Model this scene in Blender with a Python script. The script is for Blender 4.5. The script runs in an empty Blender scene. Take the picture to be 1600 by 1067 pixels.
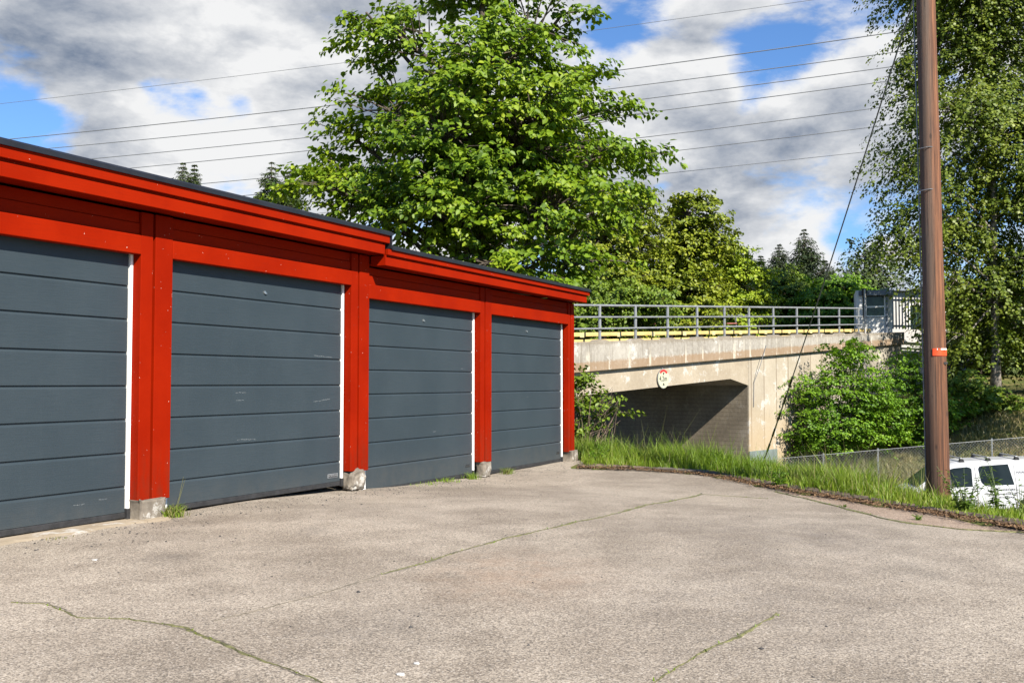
import bpy, bmesh, math, random
import numpy as np
from mathutils import Vector
random.seed(7)
R = np.random.RandomState(11)
PI = math.pi
scene = bpy.context.scene
C = scene.collection

# ------------------------------------------------------------------ camera
F, HOR, CH = 1567.0, 597.0, 1.12           # focal length in pixels of a 1600 px wide picture, horizon row, eye height
PITCH = math.atan((HOR - 533.5) / F)
cam = bpy.data.cameras.new('camera')
cam.lens = F * 36 / 1600
cam.sensor_width = 36
cam.clip_end = 3000
camo = bpy.data.objects.new('camera', cam)
C.objects.link(camo)
camo.location = (0, 0, CH)
camo.rotation_euler = (PI / 2 + PITCH, 0, 0)
scene.camera = camo

# ------------------------------------------------------------------ light and sky
ELEV = math.radians(39)
SH = Vector((.48, -.877)).normalized()
SUN = Vector((SH.x * math.cos(ELEV), SH.y * math.cos(ELEV), math.sin(ELEV)))
sl = bpy.data.lights.new('sun', 'SUN')
sl.energy = 5.0
sl.angle = math.radians(.5)
sl.color = (1, .93, .82)
slo = bpy.data.objects.new('sun', sl)
C.objects.link(slo)
slo.rotation_euler = SUN.to_track_quat('Z', 'Y').to_euler()
scene.view_settings.view_transform = 'Standard'
scene.view_settings.look = 'None'
scene.view_settings.exposure = 1.1
scene.view_settings.gamma = 1
scene.cycles.max_bounces = 6
scene.cycles.transparent_max_bounces = 6


def ray(x, y):
    u = 533.5 - y
    return np.array([x - 800, F * math.cos(PITCH) - u * math.sin(PITCH), F * math.sin(PITCH) + u * math.cos(PITCH)])


def at(x, y, Y):
    r = ray(x, y)
    return r / r[1] * Y + np.array([0, 0, CH])


class NT:
    """small helper round a node tree"""
    def __init__(s, tree):
        s.t = tree
        s.n = tree.nodes
        s.l = tree.links

    def new(s, typ, **kw):
        n = s.n.new(typ)
        for k, v in kw.items():
            setattr(n, k, v)
        return n

    def set(s, sock, v):
        if isinstance(v, bpy.types.NodeSocket):
            s.l.new(v, sock)
        elif v is not None:
            if hasattr(sock.default_value, '__len__') and not hasattr(v, '__len__'):
                v = (v,) * len(sock.default_value)
            if hasattr(sock.default_value, '__len__') and len(sock.default_value) == 4 and len(v) == 3:
                v = tuple(v) + (1,)
            sock.default_value = v

    def math(s, op, a, b=None, c=None):
        n = s.new('ShaderNodeMath', operation=op)
        for i, v in enumerate((a, b, c)):
            if v is not None:
                s.set(n.inputs[i], v)
        return n.outputs[0]

    def vmath(s, op, a, b=None):
        n = s.new('ShaderNodeVectorMath', operation=op)
        s.set(n.inputs[0], a)
        if b is not None:
            s.set(n.inputs[1], b)
        return n.outputs['Value'] if op in ('DOT_PRODUCT', 'LENGTH', 'DISTANCE') else n.outputs[0]

    def noise(s, vec, scale, detail=4, rough=.55, dist=0):
        n = s.new('ShaderNodeTexNoise')
        s.set(n.inputs['Vector'], vec)
        n.inputs['Scale'].default_value = scale
        n.inputs['Detail'].default_value = detail
        n.inputs['Roughness'].default_value = rough
        n.inputs['Distortion'].default_value = dist
        return n.outputs['Fac']

    def ramp(s, v, a, b, lo=0., hi=1., smooth=True):
        n = s.new('ShaderNodeMapRange', interpolation_type='SMOOTHSTEP' if smooth else 'LINEAR')
        s.set(n.inputs[0], v)
        for i, x in enumerate((a, b, lo, hi)):
            n.inputs[1 + i].default_value = x
        return n.outputs[0]

    def mix(s, f, a, b, mode='MIX'):
        n = s.new('ShaderNodeMix', data_type='RGBA', blend_type=mode)
        s.set(n.inputs['Factor'], f)
        s.set(n.inputs['A'], a)
        s.set(n.inputs['B'], b)
        return n.outputs['Result']

    def scale(s, vec, sc):
        n = s.new('ShaderNodeMapping')
        s.set(n.inputs['Vector'], vec)
        n.inputs['Scale'].default_value = sc
        return n.outputs[0]

    def sep(s, vec):
        n = s.new('ShaderNodeSeparateXYZ')
        s.set(n.inputs[0], vec)
        return n.outputs

    def comb(s, x, y, z):
        n = s.new('ShaderNodeCombineXYZ')
        for i, v in enumerate((x, y, z)):
            s.set(n.inputs[i], v)
        return n.outputs[0]


world = bpy.data.worlds.new('World')
scene.world = world
world.use_nodes = True
w = NT(world.node_tree)
w.n.clear()
sky = w.new('ShaderNodeTexSky', sky_type='NISHITA')
sky.sun_disc = False
sky.sun_elevation = ELEV
sky.sun_rotation = math.atan2(SH.x, SH.y)
sky.air_density = 1.0
sky.dust_density = .4
sky.ozone_density = 2.5
tc = w.new('ShaderNodeTexCoord')
d = tc.outputs['Generated']
sx, sy, sz = w.sep(d)
pc = w.scale(d, (1, 1, 2.1))


def cloud_field(v):
    a = w.noise(v, 3.4, 2, .5, .2)
    b = w.noise(v, 8.5, 11, .60, .15)
    return w.math('ADD', w.math('MULTIPLY', w.math('SUBTRACT', a, .5), .75), w.math('MULTIPLY', w.math('SUBTRACT', b, .5), 1.25))


n1 = cloud_field(pc)
n1up = cloud_field(w.vmath('ADD', pc, (-.004, .0, .050)))


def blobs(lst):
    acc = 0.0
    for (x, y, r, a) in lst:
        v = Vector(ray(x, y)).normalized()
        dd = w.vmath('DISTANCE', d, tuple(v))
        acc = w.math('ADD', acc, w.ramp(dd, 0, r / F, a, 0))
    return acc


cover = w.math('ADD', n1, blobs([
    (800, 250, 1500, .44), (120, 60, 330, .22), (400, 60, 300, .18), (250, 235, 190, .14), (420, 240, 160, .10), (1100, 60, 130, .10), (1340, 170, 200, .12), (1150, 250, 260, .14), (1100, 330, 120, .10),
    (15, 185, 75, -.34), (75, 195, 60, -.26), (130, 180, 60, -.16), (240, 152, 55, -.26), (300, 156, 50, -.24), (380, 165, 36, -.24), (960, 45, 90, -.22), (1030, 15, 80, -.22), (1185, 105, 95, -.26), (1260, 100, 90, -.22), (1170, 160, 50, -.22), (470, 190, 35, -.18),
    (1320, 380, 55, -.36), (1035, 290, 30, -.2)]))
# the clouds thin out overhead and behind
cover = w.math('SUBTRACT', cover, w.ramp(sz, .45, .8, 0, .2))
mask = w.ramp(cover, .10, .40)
# sunlit tops, grey bases: compare the cloud with itself a little higher up
slope = w.math('SUBTRACT', n1, n1up)
n2 = w.noise(w.vmath('ADD', pc, (3.1, 1.7, .4)), 5.5, 9, .6, .2)
lightv = w.math('ADD', w.math('MULTIPLY', slope, 1.5), w.math('ADD', w.math('MULTIPLY', w.math('SUBTRACT', n2, .5), 1.5), blobs([
    (370, 85, 280, .48), (300, 225, 220, .34), (90, 50, 340, -.30), (490, 15, 120, -.24), (420, 150, 90, -.16), (530, 190, 90, -.14), (960, 150, 170, .16),
    (1100, 60, 160, .12), (1330, 50, 190, -.10), (1330, 250, 150, -.12), (1180, 270, 140, -.14), (1080, 325, 90, .18), (1290, 350, 90, .10), (1160, 195, 110, .12), (150, 280, 160, .10)])))
edge = w.ramp(cover, .20, .62, .22, -.05)
lv = w.ramp(w.math('ADD', lightv, edge), -.52, .36, 0, 1, False)
cloudc = w.mix(lv, (.19, .25, .36), (.98, .985, .99))
bg1 = w.new('ShaderNodeBackground')
skyc = w.mix(1, sky.outputs[0], (.62, .86, 1.15), 'MULTIPLY')
w.set(bg1.inputs[0], skyc)
bg1.inputs[1].default_value = .07
bg2 = w.new('ShaderNodeBackground')
w.set(bg2.inputs[0], cloudc)
bg2.inputs[1].default_value = .43
ms = w.new('ShaderNodeMixShader')
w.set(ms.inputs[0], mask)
w.l.new(bg1.outputs[0], ms.inputs[1])
w.l.new(bg2.outputs[0], ms.inputs[2])
wo = w.new('ShaderNodeOutputWorld')
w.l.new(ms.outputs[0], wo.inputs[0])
world.cycles.sampling_method = 'MANUAL'
world.cycles.sample_map_resolution = 512


# ------------------------------------------------------------------ object helpers
def tag(o, label=None, cat=None, group=None, kind=None):
    if label: o['label'] = label
    if cat: o['category'] = cat
    if group: o['group'] = group
    if kind: o['kind'] = kind
    return o


def thing(name, label, cat, loc=(0, 0, 0), rz=0, group=None):
    o = bpy.data.objects.new(name, None)
    C.objects.link(o)
    o.empty_display_size = .2
    o.location = loc
    o.rotation_euler = (0, 0, rz)
    return tag(o, label, cat, group)


class MB:
    def __init__(s):
        s.v, s.f = [], []

    def add(s, vs, fs):
        k = len(s.v)
        s.v += [tuple(map(float, v)) for v in vs]
        s.f += [tuple(k + i for i in f) for f in fs]
        return s

    def box(s, x0, x1, y0, y1, z0, z1):
        vs = [(x, y, z) for z in (z0, z1) for y in (y0, y1) for x in (x0, x1)]
        return s.add(vs, [(0, 2, 3, 1), (4, 5, 7, 6), (0, 1, 5, 4), (2, 6, 7, 3), (0, 4, 6, 2), (1, 3, 7, 5)])

    def prism(s, prof, y0, y1):
        """profile of (x, z) pairs, counter-clockwise seen from -y, extruded along y"""
        n = len(prof)
        vs = [(x, y0, z) for x, z in prof] + [(x, y1, z) for x, z in prof]
        fs = [tuple(range(n)), tuple(range(2 * n - 1, n - 1, -1))]
        fs += [(i, i + n, (i + 1) % n + n, (i + 1) % n) for i in range(n)]
        return s.add(vs, fs)

    def along(s, prof, x0, x1):
        """profile of (y, z) pairs extruded along x"""
        n = len(prof)
        vs = [(x0, y, z) for y, z in prof] + [(x1, y, z) for y, z in prof]
        fs = [tuple(range(n - 1, -1, -1)), tuple(range(n, 2 * n))]
        fs += [(i, (i + 1) % n, (i + 1) % n + n, i + n) for i in range(n)]
        return s.add(vs, fs)

    def tube(s, pts, rad, sides=8, cap=True):
        P = np.array(pts, float)
        n = len(P)
        rad = np.broadcast_to(np.array(rad, float), (n,))
        T = np.gradient(P, axis=0)
        T /= np.linalg.norm(T, axis=1)[:, None] + 1e-9
        a = np.array([0, 0, 1.]) if abs(T[0][2]) < .8 else np.array([1., 0, 0])
        u = np.cross(T[0], a)
        u /= np.linalg.norm(u)
        vs = []
        ang = np.arange(sides) * 2 * PI / sides
        for i in range(n):
            u = u - T[i] * (u @ T[i])
            u /= np.linalg.norm(u) + 1e-9
            v = np.cross(T[i], u)
            vs += list(P[i] + rad[i] * (np.cos(ang)[:, None] * u + np.sin(ang)[:, None] * v))
        fs = []
        for i in range(n - 1):
            for j in range(sides):
                k = (j + 1) % sides
                fs.append((i * sides + j, i * sides + k, (i + 1) * sides + k, (i + 1) * sides + j))
        if cap:
            fs += [tuple(range(sides - 1, -1, -1)), tuple((n - 1) * sides + j for j in range(sides))]
        return s.add(vs, fs)

    def disc(s, c, r, axis='y', h=.01, n=32):
        vs = []
        for e in (0, h):
            for i in range(n):
                a = 2 * PI * i / n
                p, q = r * math.cos(a), r * math.sin(a)
                vs.append((c[0] + p, c[1] + e, c[2] + q) if axis == 'y' else (c[0] + p, c[1] + q, c[2] + e))
        return s.add(vs, [tuple(range(n)), tuple(range(2 * n - 1, n - 1, -1))] + [(i, (i + 1) % n, (i + 1) % n + n, i + n) for i in range(n)])

    def build(s, name, m, parent=None, bevel=0, smooth=False):
        me = bpy.data.meshes.new(name)
        me.from_pydata(s.v, [], s.f)
        bm = bmesh.new()
        bm.from_mesh(me)
        bmesh.ops.recalc_face_normals(bm, faces=bm.faces)
        bm.to_mesh(me)
        bm.free()
        return link(name, me, m, parent, bevel, smooth)


def link(name, me, m, parent=None, bevel=0, smooth=False):
    o = bpy.data.objects.new(name, me)
    C.objects.link(o)
    if m: me.materials.append(m)
    if parent: o.parent = parent
    if smooth:
        me.polygons.foreach_set('use_smooth', [True] * len(me.polygons))
    if bevel:
        b = o.modifiers.new('bevel', 'BEVEL')
        b.width = bevel
        b.segments = 2
        b.limit_method = 'ANGLE'
        b.angle_limit = math.radians(40)
    return o


def np_mesh(name, verts, faces, m, parent=None, smooth=False):
    """verts (n,3); faces (k,4) quads"""
    me = bpy.data.meshes.new(name)
    nv, nf, q = len(verts), len(faces), faces.shape[1]
    me.vertices.add(nv)
    me.vertices.foreach_set('co', np.ascontiguousarray(verts, np.float32).ravel())
    me.loops.add(nf * q)
    me.loops.foreach_set('vertex_index', np.ascontiguousarray(faces, np.int32).ravel())
    me.polygons.add(nf)
    me.polygons.foreach_set('loop_start', np.arange(0, nf * q, q, dtype=np.int32))
    me.polygons.foreach_set('loop_total', np.full(nf, q, np.int32))
    me.update(calc_edges=True)
    return link(name, me, m, parent, 0, smooth)


def text(name, body, size, m, parent, loc, rot, depth=.002, sx=1.):
    cu = bpy.data.curves.new(name, 'FONT')
    cu.body = body
    cu.size = size
    cu.extrude = depth
    cu.align_x = 'CENTER'
    cu.align_y = 'CENTER'
    o = bpy.data.objects.new(name, cu)
    C.objects.link(o)
    dg = bpy.context.evaluated_depsgraph_get()
    me = bpy.data.meshes.new_from_object(o.evaluated_get(dg))
    bpy.data.objects.remove(o)
    me.name = name
    o = link(name, me, m, parent)
    o.location = loc
    o.rotation_euler = rot
    o.scale = (sx, 1, 1)
    return o


# ------------------------------------------------------------------ materials
def newmat(name):
    m = bpy.data.materials.new(name)
    m.use_nodes = True
    t = NT(m.node_tree)
    b = t.n['Principled BSDF']
    return m, t, b


def coords(t, kind='Object'):
    return t.new('ShaderNodeTexCoord').outputs[kind]


def bump(t, b, h, strength=.3, dist=.01):
    n = t.new('ShaderNodeBump')
    n.inputs['Strength'].default_value = strength
    n.inputs['Distance'].default_value = dist
    t.set(n.inputs['Height'], h)
    t.l.new(n.outputs[0], b.inputs['Normal'])


def simple(name, col, rough=.5, metal=0, var=.15, sc=8, bmp=0, spec=.5):
    m, t, b = newmat(name)
    co = coords(t)
    n = t.noise(co, sc, 5)
    dark = tuple(c * (1 - var) for c in col)
    lite = tuple(min(1, c * (1 + var)) for c in col)
    t.set(b.inputs['Base Color'], t.mix(t.ramp(n, .3, .7), dark, lite))
    t.set(b.inputs['Roughness'], t.ramp(t.noise(co, sc * 2.3, 3), .3, .7, rough * .85, min(1, rough * 1.15)))
    b.inputs['Metallic'].default_value = metal
    b.inputs['Specular IOR Level'].default_value = spec
    if bmp: bump(t, b, n, bmp)
    return m


def leafmat(name, c1, c2, c3, trans=.28, rough=.5):
    m, t, b = newmat(name)
    g = t.new('ShaderNodeNewGeometry')
    rnd = g.outputs['Random Per Island']
    cl = t.noise(coords(t), .55, 3)
    f = t.math('ADD', t.math('MULTIPLY', rnd, .62), t.math('MULTIPLY', t.ramp(cl, .3, .7), .38))
    cr = t.new('ShaderNodeValToRGB')
    e = cr.color_ramp.elements
    e[0].color = (*c1, 1); e[0].position = .12
    e[1].color = (*c3, 1); e[1].position = .95
    k = e.new(.55); k.color = (*c2, 1)
    t.set(cr.inputs[0], f)
    col = cr.outputs[0]
    t.set(b.inputs['Base Color'], col)
    b.inputs['Roughness'].default_value = rough
    b.inputs['Specular IOR Level'].default_value = .35
    tr = t.new('ShaderNodeBsdfTranslucent')
    t.set(tr.inputs[0], t.mix(1, col, (1.25, 1.3, .6), 'MULTIPLY'))
    mx = t.new('ShaderNodeMixShader')
    mx.inputs[0].default_value = trans
    t.l.new(b.outputs[0], mx.inputs[1])
    t.l.new(tr.outputs[0], mx.inputs[2])
    t.l.new(mx.outputs[0], t.n['Material Output'].inputs[0])
    return m


def m_asphalt(name, c_lo, c_hi, stain=True):
    m, t, b = newmat(name)
    co = coords(t)
    big = t.noise(co, .5, 5, .6)
    mid = t.noise(co, 2.2, 5, .6)
    fine = t.noise(co, 70, 3, .75)
    v = t.new('ShaderNodeTexVoronoi')
    t.set(v.inputs['Vector'], co)
    v.inputs['Scale'].default_value = 150
    vs = t.sep(v.outputs['Color'])[0]
    base = t.mix(t.ramp(t.math('ADD', t.math('MULTIPLY', big, .6), t.math('MULTIPLY', mid, .4)), .36, .64), c_lo, c_hi)
    grain = t.math('ADD', t.math('MULTIPLY', vs, .55), t.math('MULTIPLY', fine, .45))
    spk = t.mix(t.ramp(grain, .2, .8), (.52, .51, .495), (1.42, 1.41, 1.38))
    col = t.mix(1, base, spk, 'MULTIPLY')
    # pale single stones and dark bitumen pits
    col = t.mix(t.ramp(vs, .93, .97, 0, .55), col, (.46, .42, .37))
    col = t.mix(t.ramp(vs, .07, .03, 0, .6), col, (.07, .065, .06))
    if stain:
        # worn darker wheel tracks and a rusty patch
        st = t.noise(t.scale(co, (.9, .25, 1)), .9, 4, .6)
        col = t.mix(t.ramp(st, .50, .70, 0, .38), col, t.mix(1, col, (.58, .57, .57), 'MULTIPLY'))
        for (x, y, r, c, a) in ((.05, 5.9, .85, (.36, .235, .15), .42), (2.0, 7.6, 1.6, (.15, .14, .135), .30), (1.2, 5.2, 1.5, (.15, .14, .135), .22), (-1.0, 9.2, 1.6, (.36, .32, .27), .35), (.6, 10.8, 1.3, (.33, .29, .24), .25), (-2.2, 6.4, .28, (.07, .065, .06), .5), (-1.5, 7.6, .20, (.07, .065, .06), .45), (2.4, 6.0, .35, (.08, .075, .07), .4), (-.6, 4.6, .5, (.10, .095, .09), .3), (-1.2, 9.9, .5, (.40, .34, .26), .4), (.2, 12.4, .8, (.40, .34, .26), .35)):
            dd = t.vmath('DISTANCE', t.scale(co, (1, .7, 0)), (x, y * .7, 0))
            k = t.math('MULTIPLY', t.ramp(dd, 0, r, a, 0), t.ramp(t.noise(co, 5, 5, .7), .25, .75))
            col = t.mix(k, col, c)
    t.set(b.inputs['Base Color'], col)
    b.inputs['Roughness'].default_value = .88
    b.inputs['Specular IOR Level'].default_value = .25
    bump(t, b, t.math('ADD', grain, t.math('MULTIPLY', mid, 1.5)), .75, .012)
    return m


def m_redwood():
    m, t, b = newmat('red painted wood')
    co = coords(t)
    g1 = t.noise(t.scale(co, (2.2, 30, 30)), 3, 5, .6)
    n = t.noise(co, 2.2, 5)
    col = t.mix(t.ramp(n, .3, .7), (.215, .0085, .0006), (.255, .0115, .0008))
    col = t.mix(t.ramp(g1, .45, .75, 0, .35), col, (.18, .010, .002))
    chip = t.noise(co, 55, 1, .5)
    col = t.mix(t.ramp(chip, .80, .83), col, (.6, .5, .42))
    t.set(b.inputs['Base Color'], col)
    t.set(b.inputs['Roughness'], t.ramp(n, .3, .7, .5, .68))
    b.inputs['Specular IOR Level'].default_value = .04
    bump(t, b, g1, .16, .006)
    return m


def m_redpost():
    m, t, b = newmat('red painted posts')
    co = coords(t)
    g1 = t.noise(t.scale(co, (30, 30, 1.6)), 3, 5, .6)
    n = t.noise(co, 2.2, 5)
    col = t.mix(t.ramp(n, .3, .7), (.200, .0075, .0006), (.240, .0100, .0008))
    zz = t.sep(co)[2]
    dirt = t.math('MULTIPLY', t.ramp(zz, .75, .12, 0, .5), t.ramp(t.noise(t.scale(co, (9, 9, 2)), 2, 5, .7), .35, .7))
    col = t.mix(dirt, col, (.10, .022, .010))
    chip = t.noise(co, 60, 1, .5)
    col = t.mix(t.ramp(chip, .78, .81), col, (.6, .5, .42))
    t.set(b.inputs['Base Color'], col)
    b.inputs['Roughness'].default_value = .6
    b.inputs['Specular IOR Level'].default_value = .04
    bump(t, b, g1, .16, .006)
    return m


def m_door():
    m, t, b = newmat('slate grey door panel')
    co = coords(t)
    gr = t.noise(t.scale(co, (1.2, 1, 34)), 4, 5, .65)
    blot = t.noise(t.scale(co, (1, 1, .7)), 1.6, 5, .6)
    xs = t.noise(t.scale(co, (14, 1, .5)), 2, 4, .6)
    z = t.sep(co)[2]
    col = t.mix(t.ramp(blot, .3, .7), (.027, .0385, .0465), (.033, .0455, .054))
    col = t.mix(t.ramp(gr, .4, .75, 0, .5), col, (.021, .034, .043))
    col = t.mix(t.ramp(xs, .55, .8, 0, .25), col, (.040, .054, .062))
    # road dust that has settled on the lowest panel
    dust = t.math('MULTIPLY', t.ramp(z, .34, .0, 0, .38), t.ramp(t.noise(co, 6, 5, .7), .3, .7, .3, 1))
    col = t.mix(dust, col, (.075, .073, .066))
    t.set(b.inputs['Base Color'], col)
    b.inputs['Roughness'].default_value = .52
    b.inputs['Specular IOR Level'].default_value = .3
    bump(t, b, gr, .4, .005)
    return m


def m_concrete(name, c1, c2, streak=True, bands=False, boards=False, joints=0, warm=False):
    m, t, b = newmat(name)
    co = coords(t)
    x, y, z = t.sep(co)
    big = t.noise(co, .7, 6, .62)
    fine = t.noise(co, 9, 5, .7)
    col = t.mix(t.ramp(t.math('ADD', t.math('MULTIPLY', big, .6), t.math('MULTIPLY', fine, .4)), .33, .67), c1, c2)
    if streak:
        s1 = t.noise(t.comb(t.math('MULTIPLY', x, 3.6), y, t.math('MULTIPLY', z, .25)), 1.6, 5, .7)
        col = t.mix(t.ramp(s1, .50, .70, 0, .75), col, (.13, .11, .08))
        s2 = t.noise(t.comb(t.math('MULTIPLY', x, 2.3), y, t.math('MULTIPLY', z, .12)), 2.1, 2, .5)
        col = t.mix(t.ramp(s2, .66, .72, 0, .7), col, (.44, .41, .34))
    if bands:      # brown run-off band along the drip edge of the parapet, darker rim on top
        low = t.math('SUBTRACT', z, t.math('ADD', 2.03, t.math('MULTIPLY', x, .063)))
        edge = t.math('ADD', low, t.math('MULTIPLY', t.math('SUBTRACT', fine, .5), .22))
        col = t.mix(t.ramp(edge, .33, .24, 0, .72), col, (.24, .155, .085))
        top = t.math('SUBTRACT', t.math('ADD', 2.79, t.math('MULTIPLY', x, .0485)), z)
        col = t.mix(t.ramp(t.math('ADD', top, t.math('MULTIPLY', t.math('SUBTRACT', fine, .5), .25)), .16, .03, 0, .65), col, (.17, .14, .10))
        wh = t.math('LESS_THAN', t.math('ABSOLUTE', t.math('SUBTRACT', t.math('FRACT', t.math('MULTIPLY', t.math('ADD', x, t.math('MULTIPLY', t.noise(t.comb(x, 0, 0), .9, 2), 1.3)), .95)), .5)), .045)
        whn = t.math('MULTIPLY', wh, t.ramp(t.noise(co, 2.5, 4, .7), .38, .55))
        col = t.mix(t.math('MULTIPLY', whn, t.ramp(low, .75, .35, .0, .75)), col, (.48, .44, .36))
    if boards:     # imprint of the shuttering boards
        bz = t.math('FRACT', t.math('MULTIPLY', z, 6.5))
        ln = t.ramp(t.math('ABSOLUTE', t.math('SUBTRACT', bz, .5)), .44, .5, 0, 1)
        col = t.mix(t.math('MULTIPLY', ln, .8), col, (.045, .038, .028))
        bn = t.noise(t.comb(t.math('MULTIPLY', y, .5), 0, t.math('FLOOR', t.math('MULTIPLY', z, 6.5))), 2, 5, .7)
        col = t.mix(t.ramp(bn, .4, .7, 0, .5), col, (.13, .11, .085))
    if joints:
        jx = t.math('ABSOLUTE', t.math('SUBTRACT', t.math('FRACT', t.math('DIVIDE', t.math('ADD', x, -.17), joints)), .0))
        jl = t.math('LESS_THAN', jx, .06)
        col = t.mix(t.math('MULTIPLY', jl, .9), col, (.12, .085, .055))
        pn = t.noise(t.comb(t.math('FLOOR', t.math('DIVIDE', t.math('ADD', x, -.17), joints)), 0, 0), 1.7, 0)
        col = t.mix(.22, col, t.mix(t.ramp(pn, .3, .7), (.22, .18, .13), (.42, .37, .29)))
    if warm:
        wz = t.ramp(t.math('ADD', z, t.math('MULTIPLY', big, 1.6)), 1.6, -.6, 0, .6)
        col = t.mix(wz, col, (.36, .265, .15))
    pt = t.noise(co, 1.7, 7, .78)
    col = t.mix(t.ramp(t.noise(co, 3.5, 6, .75), .58, .72, 0, .45), col, (.14, .12, .095))
    col = t.mix(t.ramp(pt, .56, .62, 0, .75 if not boards else .12), col, (.46, .445, .41))
    t.set(b.inputs['Base Color'], col)
    b.inputs['Roughness'].default_value = .9
    b.inputs['Specular IOR Level'].default_value = .2
    bump(t, b, fine, .35, .02)
    return m


def m_pole():
    m, t, b = newmat('weathered pole wood')
    co = coords(t)
    x, y, z = t.sep(co)
    gr = t.noise(t.scale(co, (22, 22, .55)), 2.2, 6, .7)
    g2 = t.noise(t.scale(co, (60, 60, 1.4)), 2, 4, .7)
    big = t.noise(t.scale(co, (3, 3, .5)), 1.5, 4)
    col = t.mix(t.ramp(gr, .32, .68), (.055, .020, .009), (.225, .092, .040))
    col = t.mix(t.ramp(g2, .55, .75, 0, .55), col, (.022, .011, .007))
    # greyer towards the left side, tar on the foot
    col = t.mix(t.math('MULTIPLY', t.ramp(x, -.02, -.09), t.ramp(big, .25, .6, .3, .8)), col, (.095, .072, .056))
    col = t.mix(t.ramp(t.math('ADD', z, t.math('MULTIPLY', big, 1.5)), 2.4, .7, 0, .6), col, (.040, .017, .010))
    ck = t.noise(t.scale(co, (30, 30, .28)), 1.3, 2, .4)
    crack = t.ramp(t.math('ABSOLUTE', t.math('SUBTRACT', ck, .5)), .012, .0)
    col = t.mix(t.math('MULTIPLY', crack, .8), col, (.02, .012, .008))
    kn = t.new('ShaderNodeTexVoronoi')
    t.set(kn.inputs['Vector'], t.scale(co, (4, 4, 1.7)))
    kn.inputs['Scale'].default_value = 1.3
    col = t.mix(t.ramp(kn.outputs['Distance'], .10, .03, 0, .85), col, (.03, .016, .01))
    t.set(b.inputs['Base Color'], col)
    b.inputs['Roughness'].default_value = .8
    bump(t, b, t.math('SUBTRACT', gr, t.math('MULTIPLY', crack, .8)), .5, .012)
    return m


def m_ground():
    m, t, b = newmat('earth and mown grass')
    co = coords(t)
    n = t.noise(co, 1.2, 6, .65)
    n2 = t.noise(co, 7, 5, .7)
    col = t.mix(t.ramp(n, .35, .65), (.055, .085, .018), (.17, .15, .055))
    col = t.mix(t.ramp(n2, .5, .75, 0, .6), col, (.20, .155, .075))
    t.set(b.inputs['Base Color'], col)
    b.inputs['Roughness'].default_value = .95
    b.inputs['Specular IOR Level'].default_value = .1
    bump(t, b, n2, .6, .06)
    return m


M = {}
M['asphalt'] = m_asphalt('worn asphalt', (.218, .184, .146), (.352, .306, .250))
M['asphalt2'] = m_asphalt('pinkish asphalt strip', (.262, .195, .145), (.33, .255, .195), False)
M['road'] = m_asphalt('road asphalt', (.06, .06, .06), (.10, .098, .095), False)
M['red'] = m_redwood()
M['redpost'] = m_redpost()
M['door'] = m_door()
M['felt'] = simple('black roofing felt', (.010, .010, .012), .6, 0, .3, 30, .2)
M['edge'] = simple('black metal edge strip', (.014, .0145, .017), .42, .1, .2, 5)
M['white'] = simple('white frame paint', (.78, .77, .74), .45, 0, .05, 10)
M['rubber'] = simple('black rubber', (.02, .02, .021), .7, 0, .3, 12)
M['mesh'] = simple('dull galvanised wire', (.30, .31, .31), .5, .5, .15, 20)
M['steel'] = simple('brushed steel', (.55, .55, .54), .35, .9, .1, 20)
M['plate'] = simple('small dark plate', (.03, .03, .03), .4, 0, .1, 20)
M['platefr'] = simple('pale plate rim', (.22, .23, .24), .5, 0, .1, 20)
M['scuff'] = simple('pale paint scuffs', (.105, .12, .128), .8, 0, .2, 60)
M['stone'] = m_concrete('rough footing stone', (.085, .072, .058), (.235, .205, .165), False)
M['apron'] = m_concrete('old cream concrete', (.24, .195, .135), (.36, .30, .225), False)
M['parapet'] = m_concrete('stained parapet concrete', (.225, .205, .175), (.37, .345, .30), True, True)
M['beam'] = m_concrete('bare beam concrete', (.27, .225, .165), (.36, .31, .235), False)
M['wall'] = m_concrete('jointed wall concrete', (.29, .25, .19), (.38, .335, .265), False, False, False, .935, True)
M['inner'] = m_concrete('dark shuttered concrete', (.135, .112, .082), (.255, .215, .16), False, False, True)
M['dark_wall'] = m_concrete('stained shaded wall concrete', (.20, .18, .14), (.40, .36, .29), True)  # stained concrete, with the end wall's shade put into its colour
M['rail'] = simple('galvanised grey rail', (.25, .26, .27), .5, .3, .15, 6)
M['yellow'] = simple('faded yellow paint', (.52, .395, .15), .55, 0, .14, 3)
M['sleeve'] = simple('pale yellow sleeve', (.50, .42, .22), .55, 0, .1, 6)
M['oldred'] = simple('faded red rail', (.35, .12, .10), .6, 0, .2, 3)
M['tealbase'] = simple('grey green base paint', (.14, .17, .16), .7, 0, .15, 4)
M['signface'] = simple('cream sign face', (.43, .43, .31), .5, 0, .06, 6)
M['signred'] = simple('faded sign red', (.42, .03, .025), .5, 0, .2, 9)
M['black'] = simple('black paint', (.012, .012, .013), .5, 0, .2, 20)
M['pole'] = m_pole()
M['orange'] = simple('orange red plastic band', (.72, .065, .012), .42, 0, .08, 12)
M['wire'] = simple('grey steel wire', (.17, .175, .19), .5, .4, .2, 20)
M['guard'] = simple('black plastic cable guard', (.018, .018, .02), .4, 0, .3, 12)
M['guardp'] = simple('pale worn cable guard', (.30, .27, .21), .6, 0, .3, 9)
M['vanwhite'] = simple('white van paint', (.50, .505, .51), .22, 0, .02, 3)
M['glass'] = simple('dark van glass', (.010, .014, .013), .08, 0, .3, 3, 0, .25)
M['glass2'] = simple('green reflecting glass', (.03, .05, .03), .1, 0, .5, 4, 0, .3)
M['tyre'] = simple('tyre rubber', (.022, .022, .022), .85, 0, .3, 30)
M['grey'] = simple('mid grey lettering', (.07, .07, .075), .5, 0, .1, 8)
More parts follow.
